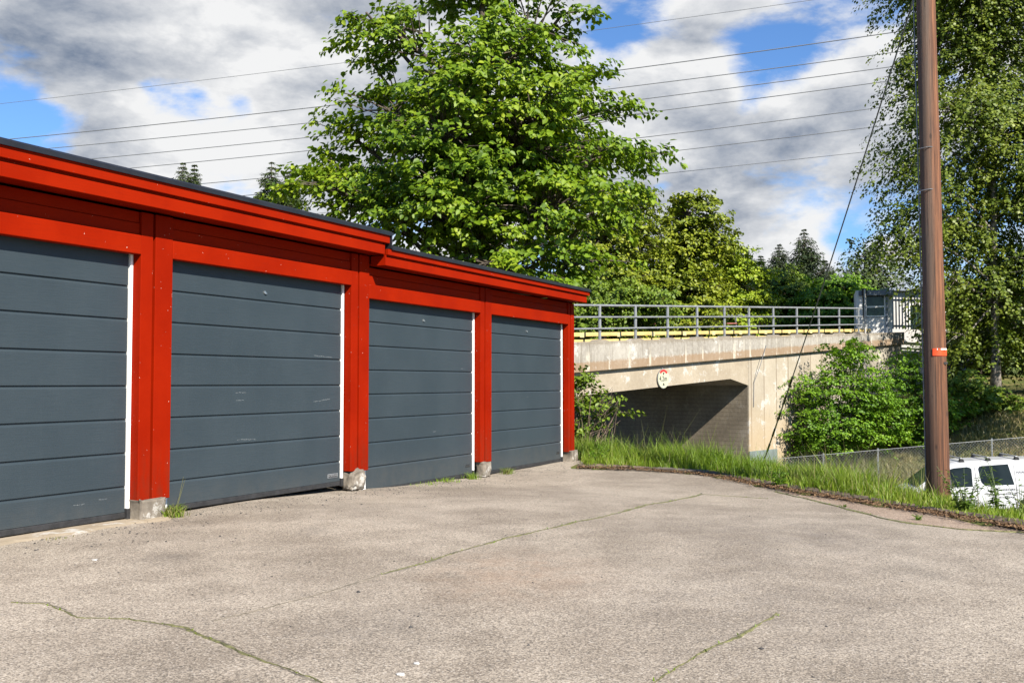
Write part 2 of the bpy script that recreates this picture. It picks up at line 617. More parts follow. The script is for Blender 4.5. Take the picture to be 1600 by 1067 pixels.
M['redtext'] = simple('red lettering', (.5, .02, .02), .5, 0, .1, 8)
M['lamp'] = simple('clear lamp lens', (.6, .6, .62), .15, 0, .2, 8)
M['shedgrey'] = simple('light grey cladding', (.60, .595, .57), .6, 0, .07, 4)
M['sheddark'] = simple('slate roof fascia', (.14, .165, .20), .5, 0, .12, 5)
M['shedwhite'] = simple('white render', (.40, .39, .37), .7, 0, .07, 3)
M['mossm'] = simple('crack moss', (.108, .106, .040), .95, 0, .5, 30, .4)
M['crackm'] = simple('dark crack', (.13, .112, .085), .95, 0, .35, 14, .3)
M['soil'] = simple('dark brown soil', (.105, .076, .052), .95, 0, .6, 18, .6)
M['litter'] = simple('dry leaf litter', (.13, .075, .035), .9, 0, .6, 60)
M['pebble'] = simple('dark pebbles', (.035, .033, .032), .8, 0, .5, 40)
M['whitebit'] = simple('pale paper flake', (.42, .41, .39), .8, 0, .1, 40)
M['ground'] = m_ground()
M['bark'] = simple('brown bark', (.075, .058, .045), .9, 0, .5, 18, .5)
M['birchbark'] = simple('birch bark', (.17, .15, .13), .8, 0, .9, 7, .3)  # darkened: the crown's shade is put into the bark colour
M['twig'] = simple('bare brown twigs', (.14, .10, .075), .9, 0, .4, 14)
M['linden'] = leafmat('large bright leaves', (.060, .115, .008), (.14, .225, .010), (.26, .33, .022), .32)
M['lime'] = leafmat('yellow green leaves', (.13, .20, .010), (.23, .31, .016), (.33, .38, .03), .25)
M['olive'] = leafmat('olive leaves', (.075, .110, .007), (.165, .205, .012), (.26, .28, .022), .22)
M['mid'] = leafmat('mid green leaves', (.06, .105, .010), (.12, .185, .014), (.20, .25, .024), .25)
M['birch'] = leafmat('birch leaves', (.058, .092, .010), (.12, .165, .016), (.21, .245, .034), .25)
M['bush'] = leafmat('bush leaves', (.055, .125, .009), (.125, .24, .013), (.21, .33, .024), .3)
M['fir'] = leafmat('fir needles', (.014, .028, .010), (.030, .050, .016), (.055, .075, .024), .08, .7)
M['fir2'] = leafmat('pale fir needles', (.025, .045, .012), (.055, .085, .02), (.09, .115, .03), .1, .7)
M['grass'] = leafmat('long grass', (.085, .155, .011), (.17, .26, .017), (.27, .30, .05), .35)
M['grassdry'] = leafmat('dry bank grass', (.10, .125, .03), (.20, .19, .075), (.34, .27, .13), .3)
M['weed'] = leafmat('weed leaves', (.055, .10, .018), (.10, .17, .022), (.17, .22, .04), .3)
M['wood_far'] = leafmat('far wood', (.012, .028, .010), (.025, .045, .014), (.05, .075, .02), .1)


# ------------------------------------------------------------------ terrain
BC = np.array([8.83, 36.9])                # front corner of the bridge abutment
BB = np.array([.687, .727])                # along the bridge
BT = np.array([-.727, .687])               # across the bridge, away from the camera
GO = np.array([-3.154, 8.222])             # first door's right jamb
GD = np.array([.4457, .8953])              # along the garages
GN = np.array([.8953, -.4457])             # out of the garages
KERB = [(4.9, 2), (4.3, 6.3), (4.03, 7.9), (3.82, 9.36), (3.48, 10.9), (3.18, 11.9), (2.65, 13.8), (1.85, 14.5), (.94, 14.9)]
POLY = np.array(KERB + [(1.1, 16.4), (-4.3, 19.1), (-26, 19), (-26, -14), (7, -14)])


def sstep(a, b, v):
    k = np.clip((v - a) / (b - a), 0, 1)
    return k * k * (3 - 2 * k)


def lotz(x, y):
    s = (x - GO[0]) * GD[0] + (y - GO[1]) * GD[1]
    return -.16 * sstep(.8, 6.5, s)


def lotdist(x, y):
    x, y = np.asarray(x, float), np.asarray(y, float)
    best = np.full(x.shape, 1e9)
    ins = np.zeros(x.shape, bool)
    n = len(POLY)
    for i in range(n):
        a, b = POLY[i], POLY[(i + 1) % n]
        e = b - a
        k = np.clip(((x - a[0]) * e[0] + (y - a[1]) * e[1]) / (e @ e), 0, 1)
        best = np.minimum(best, np.hypot(x - a[0] - k * e[0], y - a[1] - k * e[1]))
        c = ((a[1] > y) != (b[1] > y))
        with np.errstate(divide='ignore', invalid='ignore'):
            xi = (b[0] - a[0]) * (y - a[1]) / (b[1] - a[1]) + a[0]
        ins ^= c & (x < xi)
    return np.where(ins, -best, best)


def bst(x, y):
    rx, ry = x - BC[0], y - BC[1]
    return rx * BB[0] + ry * BB[1], rx * BT[0] + ry * BT[1]


def gz(x, y):
    x, y = np.asarray(x, float), np.asarray(y, float)
    dl = lotdist(x, y)
    s, t = bst(x, y)
    road = -3.3 + .05 * np.clip(-t, 0, 25)
    bank = -2.95 + .16 * np.clip(s, 0, 6) + .42 * np.clip(s - 6, 0, 5) + .12 * np.clip(s - 11, 0, 20)
    bank = bank + .12 * np.sin(x * 1.3) * np.sin(y * 1.1)
    k = sstep(.2, 1.3, s)
    z = road * (1 - k) + np.maximum(bank, road) * k
    left = np.minimum(road + .9 * np.clip(-10.2 - s, 0, 99), -2.9 + 2.6 * sstep(-9, 1, t))
    z = np.maximum(z, left)
    lz = lotz(x, y)
    verge = lz + .05 + .04 * np.sin(x * 5.1 + y * 3) * sstep(0, .5, dl) - .14 * np.clip(dl - .3, 0, .5) - (.38 - .2 * sstep(12.8, 14.2, y)) * np.clip(dl - .8, 0, 1.6) - .38 * np.clip(dl - 2.4, 0, 30)
    z = np.maximum(z, verge)
    z = np.where(dl < 0.02, lz - .07, z)
    far = np.hypot(x, y)
    z = np.maximum(z, np.where(t > 9, np.clip((t - 9) * .25 - 3, -3.3, 1.5), -99))
    return z + .045 * np.clip(far - 75, 0, 260)


xs = np.concatenate([np.linspace(-1500, -60, 16)[:-1], np.arange(-60, -8, 2.), np.arange(-8, 26, .3), np.arange(26, 70, 2.), np.linspace(70, 1500, 16)])
ys = np.concatenate([np.linspace(-800, -16, 8)[:-1], np.arange(-16, 4, 1.), np.arange(4, 20, .2), np.arange(20, 50, .4), np.arange(50, 110, 2.5), np.linspace(110, 2000, 16)])
gx, gy = np.meshgrid(xs, ys)
gv = np.stack([gx.ravel(), gy.ravel(), gz(gx.ravel(), gy.ravel())], 1)
nx = len(xs)
ii = (np.arange(len(ys) - 1)[:, None] * nx + np.arange(nx - 1)).ravel()
gf = np.stack([ii, ii + 1, ii + nx + 1, ii + nx], 1)
tag(np_mesh('ground', gv, gf, M['ground'], None, True), kind='structure')

# asphalt lot: a fine sheet cut along the kerb
ax = np.arange(-13, 6.2, .12)
ay = np.arange(-4, 17.2, .12)
gx, gy = np.meshgrid(ax, ay)
und = .006 * np.sin(gx * 1.7 + .5) * np.sin(gy * 1.3) + .004 * np.sin(gx * 3.1 + gy * 2.3)
av = np.stack([gx.ravel(), gy.ravel(), (lotz(gx, gy) + und).ravel()], 1)
nx = len(ax)
ii = (np.arange(len(ay) - 1)[:, None] * nx + np.arange(nx - 1)).ravel()
cx, cy = av[ii, 0] + .06, av[ii, 1] + .06
keep = lotdist(cx, cy) < .10
ii = ii[keep]
af = np.stack([ii, ii + 1, ii + nx + 1, ii + nx], 1)
tag(np_mesh('asphalt_lot', av, af, M['asphalt'], None, True), kind='structure')


def lz1(x, y):
    return float(lotz(x, y) + .006 * math.sin(x * 1.7 + .5) * math.sin(y * 1.3) + .004 * math.sin(x * 3.1 + y * 2.3))


def on_lot(px, py):
    """where the sight line through a pixel meets the lot"""
    r = ray(px, py)
    z = 0.
    for _ in range(6):
        k = (z - CH) / r[2]
        z = lz1(r[0] * k, r[1] * k)
    return np.array([r[0] * k, r[1] * k, z])


def resample(P, step):
    P = np.array(P, float)
    L = np.concatenate([[0], np.cumsum(np.linalg.norm(np.diff(P, axis=0), axis=1))])
    k = np.linspace(0, L[-1], max(2, int(L[-1] / step)))
    return np.stack([np.interp(k, L, P[:, i]) for i in range(P.shape[1])], 1)


# road below, running under the bridge
rv, rf = [], []
ts = np.linspace(-26, 30, 60)
for t_ in ts:
    for s_ in (-9.4, .6 if t_ > -2 else 1.2):
        q = BC + BB * s_ + BT * t_
        rv.append((q[0], q[1], -3.3 + .05 * max(0, min(25, -t_)) + .03))
for i in range(len(ts) - 1):
    rf.append((2 * i, 2 * i + 1, 2 * i + 3, 2 * i + 2))
m_ = MB().add(rv, rf)
tag(m_.build('road', M['road']), kind='structure')

# pinkish strip between the long crack and the kerb
inner = resample([on_lot(*q)[:2] for q in [(1212, 768), (1245, 776), (1285, 785), (1330, 797), (1380, 810), (1430, 819), (1500, 827), (1600, 832), (1720, 850)]], .1)
m_ = MB()
vs = []
for i, q in enumerate(inner):
    r_ = Vector((1, .35)).normalized()
    for k in range(8):
        x, y = q[0] + r_.x * k * .115, q[1] + r_.y * k * .115
        vs.append((x, y, lz1(x, y) + (.005 if k else -.006)))
fs = []
for i in range(len(inner) - 1):
    for k in range(7):
        a = i * 8 + k
        x, y = vs[a][0], vs[a][1]
        if lotdist(np.array([x]), np.array([y]))[0] < .06:
            fs.append((a, a + 8, a + 9, a + 1))
tag(MB().add(vs, fs).build('asphalt_strip', M['asphalt2'], smooth=True), kind='structure')

# old concrete strip in front of the first door
vs, fs = [], []
k = 0
for s_ in np.linspace(-3.2, .42, 40):
    wob = .03 * math.sin(s_ * 7) + .02 * math.sin(s_ * 17)
    n1_ = .30 + wob if s_ < .25 else .30 + wob - (s_ - .25) * 1.2
    for n_ in np.linspace(-.06, n1_, 5):
        q = GO + GD * s_ + GN * n_
        vs.append((q[0], q[1], lz1(q[0], q[1]) + (.010 if n_ < n1_ - .01 else -.006)))
    k += 1
for i in range(k - 1):
    for j in range(4):
        a = i * 5 + j
        fs.append((a, a + 5, a + 6, a + 1))
tag(MB().add(vs, fs).build('concrete_apron', M['apron']), kind='structure')


# ------------------------------------------------------------------ cracks with moss
def crack(name, pix, wid, mat, jag, seed, lift=.003, kind='stuff', base_=0.):
    rr = np.random.RandomState(seed)
    P = resample([on_lot(*q)[:2] for q in pix], .022)
    n = len(P)
    T = np.gradient(P, axis=0)
    T /= np.linalg.norm(T, axis=1)[:, None]
    Nn = np.stack([-T[:, 1], T[:, 0]], 1)
    wob = np.convolve(rr.randn(n + 30), np.ones(15) / 15, 'same')[15:15 + n] * .035
    P = P + Nn * wob[:, None]
    wv = np.convolve(rr.rand(n + 8), np.ones(3) / 3, 'same')[4:4 + n] * jag + .2
    big = np.convolve(rr.rand(n + 60), np.ones(25) / 25, 'same')[30:30 + n]
    wv = wv * np.clip((big - .42) * 8, .06, 1.4) * wid
    vs, fs = [], []
    for i in range(n):
        for sgn, up_ in ((-1, -.004), (-.35, lift), (.35, lift), (1, -.004)):
            x, y = P[i] + Nn[i] * sgn * wv[i] * rr.uniform(.6, 1.1)
            vs.append((x, y, lz1(x, y) + base_ + up_))
    fs = [(4 * i + j, 4 * i + j + 1, 4 * i + j + 5, 4 * i + j + 4) for i in range(n - 1) for j in range(3)]
    o = MB().add(vs, fs).build(name, mat)
    tag(o, kind=kind)
    return P, wv


CRK = {
    'main': [(598, 897), (660, 880), (740, 855), (800, 838), (850, 827), (920, 812), (1000, 792), (1060, 780), (1098, 772)],
    'dry': [(598, 897), (520, 923), (420, 950), (330, 970)],
    'left': [(20, 940), (70, 942), (100, 953), (125, 964), (200, 967), (285, 980), (360, 1010), (420, 1035), (505, 1068)],
    'front': [(1015, 1070), (1060, 1043), (1110, 1015), (1160, 990), (1215, 958)],
    'right': [(1212, 768), (1245, 776), (1285, 785), (1330, 797), (1380, 810), (1430, 819), (1500, 827), (1600, 832)],
    'end': [(1098, 772), (1140, 775), (1200, 779)]}
tufts = []
for i, (nm, wid, mt, jag) in enumerate([('main', .032, 'mossm', 1.1), ('dry', .016, 'crackm', .8), ('left', .018, 'mossm', 1.0), ('front', .022, 'mossm', 1.4), ('right', .032, 'mossm', 1.2), ('end', .020, 'mossm', .8)]):
    P, wv = crack('crack_moss', CRK[nm], wid, M[mt], jag, 40 + i, .004, 'stuff', .004 if nm == 'right' else 0)
    if mt == 'mossm' and nm != 'right':
        crack('crack', CRK[nm], wid * 1.25, M['crackm'], .9, 70 + i, .002)
    if mt == 'mossm':
        for k in range(0, len(P), 2):
            if R.rand() < (.6 if nm == 'right' else .35): tufts.append((P[k][0] + R.randn() * .01, P[k][1] + R.randn() * .01))


# ------------------------------------------------------------------ grass blades
def blades(name, P, h, wid, bend, mat, parent=None):
    """P (n,3) roots, h heights; each blade two tapering quads"""
    n = len(P)
    a = R.rand(n) * 2 * PI
    lean = np.stack([np.cos(a), np.sin(a), np.zeros(n)], 1)
    fa = R.rand(n) * 2 * PI
    side = np.stack([np.cos(fa), np.sin(fa), np.zeros(n)], 1) * (wid * (.6 + .8 * R.rand(n)))[:, None]
    up = np.array([0, 0, 1.])
    b = (bend * (.2 + R.rand(n)))[:, None] * h[:, None]
    p1 = P + up * (h * .5)[:, None] + lean * b * .28
    p2 = P + up * (h * (1 - .18 * bend))[:, None] + lean * b
    V = np.stack([P - side, P + side, p1 + side * .8, p1 - side * .8, p2 + side * .12, p2 - side * .12], 1).reshape(-1, 3)
    k = np.arange(n)[:, None] * 6
    Fq = np.concatenate([k + np.array([0, 1, 2, 3]), k + np.array([3, 2, 4, 5])], 1).reshape(-1, 4)
    return np_mesh(name, V, Fq, mat, parent)


# verge: dense tall grass beyond the kerb
xy = np.stack([R.uniform(.7, 7.5, 220000), R.uniform(5, 19.5, 220000)], 1)
dl = lotdist(xy[:, 0], xy[:, 1])
clump = .5 + .5 * np.sin(xy[:, 0] * 3.3 + 1.7 * np.sin(xy[:, 1] * 2.1)) * np.sin(xy[:, 1] * 2.9 + xy[:, 0])
pr = sstep(.0, .16, dl) * (1 - sstep(1.8, 3.6, dl)) * (.35 + .65 * clump)
ok = (dl > .03) & (R.rand(len(xy)) < pr)
xy, dl, clump = xy[ok], dl[ok], clump[ok]
n = len(xy)
leftk = sstep(13.0, 14.5, xy[:, 1])
h = (.10 + .16 * R.rand(n)) * (.6 + .7 * clump) * (.5 + .5 * sstep(.05, .5, dl)) * (.86 + .95 * leftk)
tall = R.rand(n) < .05
h[tall] *= 1.7
h *= .66 + .70 * sstep(10.2, 11.6, xy[:, 1]) - .55 * sstep(12.3, 13.8, xy[:, 1])
P = np.concatenate([xy, gz(xy[:, 0], xy[:, 1])[:, None] - .01], 1)
tag(blades('long_grass', P, h, .0042, .55, M['grass']), kind='stuff')
print('verge blades', n)
# seed stalks, straw coloured
k = R.rand(n) < .012 + .03 * (sstep(9, 10, xy[:, 1]) * (1 - sstep(12, 13, xy[:, 1])))
tag(blades('seed_stalks', P[k], h[k] * 1.5 + .12, .0025, .35, M['grassdry']), kind='stuff')

k = R.rand(n) < .08
tag(blades('dry_grass', P[k] + R.randn(k.sum(), 3) * np.array([.03, .03, 0]), h[k] * .95, .004, .7, M['grassdry']), kind='stuff')

# far bank: dry rough grass
st = np.stack([R.uniform(.8, 13, 52000), R.uniform(-14, 1.5, 52000)], 1)
q = BC + st[:, :1] * BB + st[:, 1:] * BT
ok = (st[:, 1] < .0) | (st[:, 0] > 15)
q = q[ok]
P = np.concatenate([q, gz(q[:, 0], q[:, 1])[:, None] - .02], 1)
n = len(P)
hh = (.12 + .3 * R.rand(n)) * (.5 + .7 * (.5 + .5 * np.sin(q[:, 0] * 1.9) * np.sin(q[:, 1] * 2.3)))
tag(blades('bank_grass', P, hh, .016, .7, M['grassdry']), kind='stuff')
# slope down from the lot to the road
q = np.stack([R.uniform(2, 14, 60000), R.uniform(10, 30, 60000)], 1)
dl = lotdist(q[:, 0], q[:, 1])
s_, t_ = bst(q[:, 0], q[:, 1])
ok = (dl > 2) & (dl < 9) & ~((s_ > -9.6) & (s_ < 1.2) & (gz(q[:, 0], q[:, 1]) < -2.6))
q = q[ok]
P = np.concatenate([q, gz(q[:, 0], q[:, 1])[:, None] - .02], 1)
tag(blades('slope_grass', P, .15 + .3 * R.rand(len(P)), .010, .6, M['grass']), kind='stuff')
# moss tufts in the cracks
q = np.array(tufts)
P = np.array([(x, y, lz1(x, y)) for x, y in q])
tag(blades('crack_grass', P, .008 + .014 * R.rand(len(P)), .004, .9, M['grass']), kind='stuff')


# ------------------------------------------------------------------ leaves
def leaf_mesh(name, pos, dr, nm, size, mat, parent, shape='broad', wide=.8):
    n = len(pos)
    dr = dr / (np.linalg.norm(dr, axis=1)[:, None] + 1e-9)
    nm = nm - dr * (nm * dr).sum(1)[:, None]
    nm = nm / (np.linalg.norm(nm, axis=1)[:, None] + 1e-9)
    sd = np.cross(dr, nm)
    if shape == 'broad':
        T = np.array([(0, 0, 0), (-.40 * wide, .22, .10), (-.46 * wide, .62, .06), (0, 1.08, -.16), (.46 * wide, .62, .06), (.40 * wide, .22, .10)])
        Fq = np.array([[0, 3, 2, 1], [0, 5, 4, 3]])
    else:
        T = np.array([(0, 0, 0), (-.5 * wide, .5, .05), (0, 1, -.08), (.5 * wide, .5, .05)])
        Fq = np.array([[0, 3, 2, 1]])
    kk = len(T)
    V = pos[:, None, :] + size[:, None, None] * (T[None, :, 0:1] * sd[:, None] + T[None, :, 1:2] * dr[:, None] + T[None, :, 2:3] * nm[:, None])
    Fa = (np.arange(n)[:, None, None] * kk + Fq[None]).reshape(-1, 4)
    return np_mesh(name, V.reshape(-1, 3), Fa, mat, parent)


def unit(v):
    return v / (np.linalg.norm(v, axis=-1, keepdims=True) + 1e-9)


def make_tree(name, label, cat, base, lobes, n_twig, twig_len, lpt, size, lmat, bmat, trunk_r, top, seed,
              droop=.15, shape='broad', group=None, hang=.45, gap=.3, branch_frac=.3, bush=False, per=11, sep=.9, flat=.10):
    """lobes: (x, y, z, rx, ry, rz) in world metres"""
    rr = np.random.RandomState(seed)
    base = np.array(base, float)
    root = thing(name, label, cat, tuple(base), 0, group)
    L = np.array(lobes, float)
    vol = (L[:, 3] * L[:, 4] * L[:, 5]) ** (2 / 3)
    n_spray = max(6, n_twig // per)
    # spray centres, kept apart from each other so that gaps stay open between the layers
    cand = rr.choice(len(L), n_spray * 5, p=vol / vol.sum())
    u = unit(rr.randn(len(cand), 3))
    rad = rr.uniform(.25, 1, len(cand)) ** .55
    Q = L[cand, :3] + u * rad[:, None] * L[cand, 3:]
    kept = []
    dmin = sep * twig_len
    for i in range(len(Q)):
        if len(kept) >= n_spray: break
        if kept:
            dd = (Q[kept] - Q[i]) * np.array([1, 1, 1.7])
            if (np.abs(dd) < dmin).all(1).any() and ((dd ** 2).sum(1) < dmin ** 2).any(): continue
        kept.append(i)
    Q, qw, u = Q[kept], cand[kept], u[kept]
    ns = len(Q)
    axis = np.stack([np.full(ns, base[0]), np.full(ns, base[1]), Q[:, 2] - .3], 1)
    so = unit(unit(Q - axis) * .8 + u * .45 + rr.randn(ns, 3) * .25)
    so[:, 2] = so[:, 2] * .35 + .06 - droop * .6
    so = unit(so)
    ss = unit(np.cross(so, np.array([0, 0, 1.])))
    a_ = rr.uniform(-1, 1, (ns, per))
    b_ = rr.uniform(-1, 1, (ns, per)) * (.85 - .5 * np.abs(a_))
    sl_ = (twig_len * 1.15 * rr.uniform(.7, 1.35, ns))[:, None]
    P = Q[:, None] + so[:, None] * (a_ * sl_)[..., None] + ss[:, None] * (b_ * sl_)[..., None]
    P[..., 2] += rr.randn(ns, per) * flat * twig_len - droop * .35 * ((a_ + 1) ** 2) * sl_ * .5
    out = unit(so[:, None] * 1.0 + ss[:, None] * (b_ * 1.3)[..., None] + rr.randn(ns, per, 3) * .25).reshape(-1, 3)
    P = P.reshape(-1, 3)
    which = np.repeat(qw, per)
    n = len(P)
    out = unit(out + np.array([0, 0, -droop * .5]))
    tl = twig_len * rr.uniform(.5, 1.1, n)
    # leaves
    t = (np.arange(lpt) + .5) / lpt
    tt = np.broadcast_to(t, (n, lpt)) + rr.uniform(-.3, .3, (n, lpt)) / lpt
    pos = P[:, None] + out[:, None] * ((tt - .5) * tl[:, None])[..., None]
    pos[..., 2] -= droop * tl[:, None] * tt ** 2 * 1.6
    side = np.cross(out, np.array([0, 0, 1.]))
    side = unit(side)
    sg = np.where((np.arange(lpt) % 2) == 0, 1., -1.)[None, :, None]
    ld = .5 * out[:, None] + .8 * sg * side[:, None] + np.array([0, 0, -hang]) + rr.randn(n, lpt, 3) * .32
    ln = np.array([0, 0, 1.]) + .55 * out[:, None] + rr.randn(n, lpt, 3) * .38
    pos = pos + rr.randn(n, lpt, 3) * size * .35
    sz = size * rr.uniform(.65, 1.2, (n, lpt))
    c = leaf_mesh('crown', (pos - base).reshape(-1, 3), ld.reshape(-1, 3), ln.reshape(-1, 3), sz.ravel(), lmat, root, shape)
    # wood
    top = np.array(top, float)
    if not bush:
        mb = MB()
        k = np.linspace(0, 1, 10)
        tp = np.outer(1 - k, np.zeros(3)) + np.outer(k, top - base)
        tp[:, 0] += np.sin(k * 5 + seed) * trunk_r * .7 * k
        tp[:, 1] += np.cos(k * 4 + seed) * trunk_r * .7 * k
        tr_ = trunk_r * (1 - .86 * k)
        tr_[0] *= 1.35
        mb.tube(tp - np.array([0, 0, .15]) * (1 - k)[:, None], tr_, 10)
    if bush: mb = MB()
    for i, l in enumerate(L):
        c_ = l[:3] - base
        if bush:
            s0 = np.array([rr.uniform(-.3, .3), rr.uniform(-.3, .3), -.05])
        else:
            hd = math.hypot(c_[0], c_[1])
            zz = np.clip(c_[2] - .55 * hd - .4, .22 * (top - base)[2], .93 * (top - base)[2])
            f = zz / (top - base)[2]
            j = f * 9
            s0 = np.array([np.interp(j, range(10), tp[:, q]) for q in range(3)])
        mid = s0 * .45 + c_ * .55 + np.array([0, 0, -.08 * np.linalg.norm(c_ - s0)]) + rr.randn(3) * .08 * np.linalg.norm(c_ - s0)
        br = max(.012, trunk_r * .30)
        mb.tube([s0, mid, c_], [br, br * .7, br * .4], 6, False)
        idx = np.where(which == i)[0]
        rr.shuffle(idx)
        for j in idx[:int(len(idx) * branch_frac)]:
            e = P[j] - base
            a_ = rr.uniform(.3, 1)
            st_ = mid * (1 - a_) + c_ * a_
            m2 = st_ * .5 + e * .5 + np.array([0, 0, .06 * np.linalg.norm(e - st_)])
            mb.tube([st_, m2, e], [br * .3, br * .2, br * .08], 4, False)
    mb.build('stems' if bush else 'trunk', bmat, root, smooth=True)
    return root


def plobes(lst, Y, depth=1.0):
    """lobes given as picture positions, put at distance Y (+ own offset) with real radii"""
    out = []
    for q in lst:
        x, y, rx, ry = q[:4]
        dy = q[4] if len(q) > 4 else 0
        c_ = at(x, y, Y + dy)
        k = (Y + dy) / F
        out.append((c_[0], c_[1], c_[2], rx * k, rx * k * depth, ry * k))
    return out


def fir(name, label, base, height, radius, seed, mat, group=None, shaggy=1.0, whorls=None, quads=34, smin=.18):
    rr = np.random.RandomState(seed)
    base = np.array(base, float)
    root = thing(name, label, 'conifer', tuple(base), 0, group)
    mb = MB().tube([(0, 0, -.3), (0, 0, height * .5), (0, 0, height * .99)], [height * .017, height * .010, .015], 7)
    pos, dr, nm, sz = [], [], [], []
    bm_ = mb
    nw = whorls or int(height / .42)
    for i in range(nw):
        f = (i + .5) / nw
        z = height * (.12 + .88 * f)
        rad = radius * (1 - math.exp(-(height - z) / (radius * (.95 if mat is M['fir'] else 1.2)))) * rr.uniform(.75, 1.15) + .06
        nb = rr.randint(5, 9)
        for j in range(nb):
            a = 2 * PI * (j + rr.rand()) / nb
            o = np.array([math.cos(a), math.sin(a), 0])
            ln_ = rad * rr.uniform(.6, 1.1)
            tip = o * ln_ + np.array([0, 0, z - .28 * ln_ * shaggy + .1 * ln_])
            bm_.tube([(0, 0, z), o * ln_ * .5 + np.array([0, 0, z - .16 * ln_ * shaggy]), tip], [.03, .02, .008], 4, False)
            nq = max(14, int(quads * ln_ / radius))
            k = rr.rand(nq) ** .7
            p = np.outer(k, tip - np.array([0, 0, z])) + np.array([0, 0, z])
            p[:, 2] += -.10 * np.sin(k * PI) * ln_ + rr.randn(nq) * .10 * ln_ - .05 * ln_
            p[:, :2] += rr.randn(nq, 2) * .12 * ln_
            sd = np.array([-o[1], o[0], 0])
            s_ = rr.choice([-1, 1], nq)
            d_ = o * .7 + sd * s_[:, None] * .7 + np.array([0, 0, -.45]) + rr.randn(nq, 3) * .35
            pos.append(p); dr.append(d_); nm.append(np.array([0, 0, 1.]) + rr.randn(nq, 3) * .5)
            sz.append(np.clip(ln_ * .45, smin, max(smin * 1.6, height * .05)) * rr.uniform(.6, 1.2, nq) * (1.1 - .5 * k))
    bm_.build('trunk', M['bark'], root, smooth=True)
    leaf_mesh('crown', np.concatenate(pos), np.concatenate(dr), np.concatenate(nm), np.concatenate(sz), mat, root, 'rhomb', .30)
    return root


# the large leaved tree behind the garages
BIG = [(740, -70, 120, 90), (600, 40, 48, 70, -.6), (750, 80, 100, 90, -.9), (850, 40, 50, 65), (605, 170, 52, 46, -.5), (540, 205, 28, 30, .2), (522, 255, 34, 26), (548, 290, 90, 45, -.6), (690, 200, 120, 95, -1.2),
       (830, 180, 100, 85, -.7), (900, 112, 30, 16, .2), (920, 255, 52, 42, 0), (940, 245, 24, 32, .2), (720, 320, 130, 75, -1.1), (860, 320, 110, 75, -.8), (890, 412, 55, 35, -.6), (610, 340, 100, 36, -.9), (790, 400, 120, 50, -1.0), (945, 310, 44, 30, 0),
       (582, 100, 20, 32, .3), (780, 240, 240, 160, 1.2), (572, 20, 18, 40, .3), (880, 20, 30, 22, .2)]
make_tree('broadleaf_tree', 'tall bright green tree with large leaves rising behind the red garages', 'tree',
          (-.75, 19.2, .0), plobes(BIG, 18.6, .9), 3500, .50, 15, .112, M['linden'], M['bark'], .22, (-.55, 18.9, 9.4), 5, droop=.16, per=12, sep=.95)

# trees beyond the bridge
G2 = 'leafy trees beyond the bridge'
make_tree('maple_tree', 'olive brown maple with a pointed crown, tallest of the trees over the bridge railing', 'tree', (*at(1045, 500, 46)[:2], .8),
          plobes([(1075, 335, 42, 32), (1050, 390, 50, 45), (1095, 385, 36, 36), (1112, 345, 22, 13), (1082, 312, 18, 12), (1010, 440, 45, 50), (1075, 450, 60, 45), (1060, 500, 80, 50)], 46), 2600, .6, 11, .17, M['olive'], M['bark'], .25, (*at(1070, 330, 46),), 21, group=G2, gap=.35)
make_tree('maple_tree', 'olive tree between the large leaved tree and the pointed maple', 'tree', (*at(965, 500, 43)[:2], .6),
          plobes([(975, 330, 45, 50), (940, 380, 60, 60), (1000, 375, 35, 40), (960, 450, 70, 50), (915, 470, 60, 45), (940, 500, 70, 50)], 43), 2300, .6, 11, .15, M['olive'], M['bark'], .25, (*at(970, 310, 43),), 22, group=G2, gap=.3)
make_tree('lime_tree', 'yellow green round tree right of the pointed maple', 'tree', (*at(1130, 500, 51)[:2], 1.2),
          plobes([(1130, 405, 38, 35), (1110, 450, 60, 50), (1155, 440, 40, 45), (1130, 490, 70, 40), (1165, 480, 40, 35)], 51), 2000, .6, 11, .16, M['lime'], M['bark'], .2, (*at(1130, 395, 51),), 23, group=G2, gap=.25)
make_tree('lime_tree', 'low dull green tree below the dark spruces', 'tree', (*at(1225, 500, 60)[:2], 1.6),
          plobes([(1215, 445, 35, 28), (1240, 465, 45, 35), (1205, 480, 40, 35), (1250, 495, 50, 30)], 60), 1500, .7, 11, .17, M['mid'], M['bark'], .2, (*at(1225, 430, 60),), 24, group=G2, gap=.25)
make_tree('hedge_tree', 'deep green round tree left of the white kiosk', 'tree', (*at(1295, 510, 57)[:2], 2.0),
          plobes([(1285, 465, 35, 32), (1315, 460, 32, 32), (1300, 495, 50, 32), (1335, 475, 25, 35)], 57), 1700, .6, 11, .17, M['bush'], M['bark'], .2, (*at(1295, 445, 57),), 25, group=G2, gap=.2)
make_tree('hedge_tree', 'dark leafy tree low behind the left end of the bridge railing', 'tree', (*at(930, 520, 38)[:2], .6),
          plobes([(905, 455, 45, 35), (960, 470, 60, 35), (1010, 480, 50, 35), (920, 505, 60, 30)], 38), 1700, .5, 11, .12, M['mid'], M['bark'], .15, (*at(930, 440, 38),), 26, group=G2, gap=.25)

# conifers on the skyline
G3 = 'dark conifers on the skyline'


def skyfir(px, ytop, Y, wpx, label, seed, mat=None, sh=1.0):
    b_ = at(px, 500, Y)
    zt = at(px, ytop, Y)[2]
    zb = float(gz(b_[0], b_[1]))
    fir('spruce', label, (b_[0], b_[1], zb), zt - zb, wpx * Y / F, seed, mat or M['fir'], G3, sh, int((zt - zb) / .34), 90, .0030 * Y)


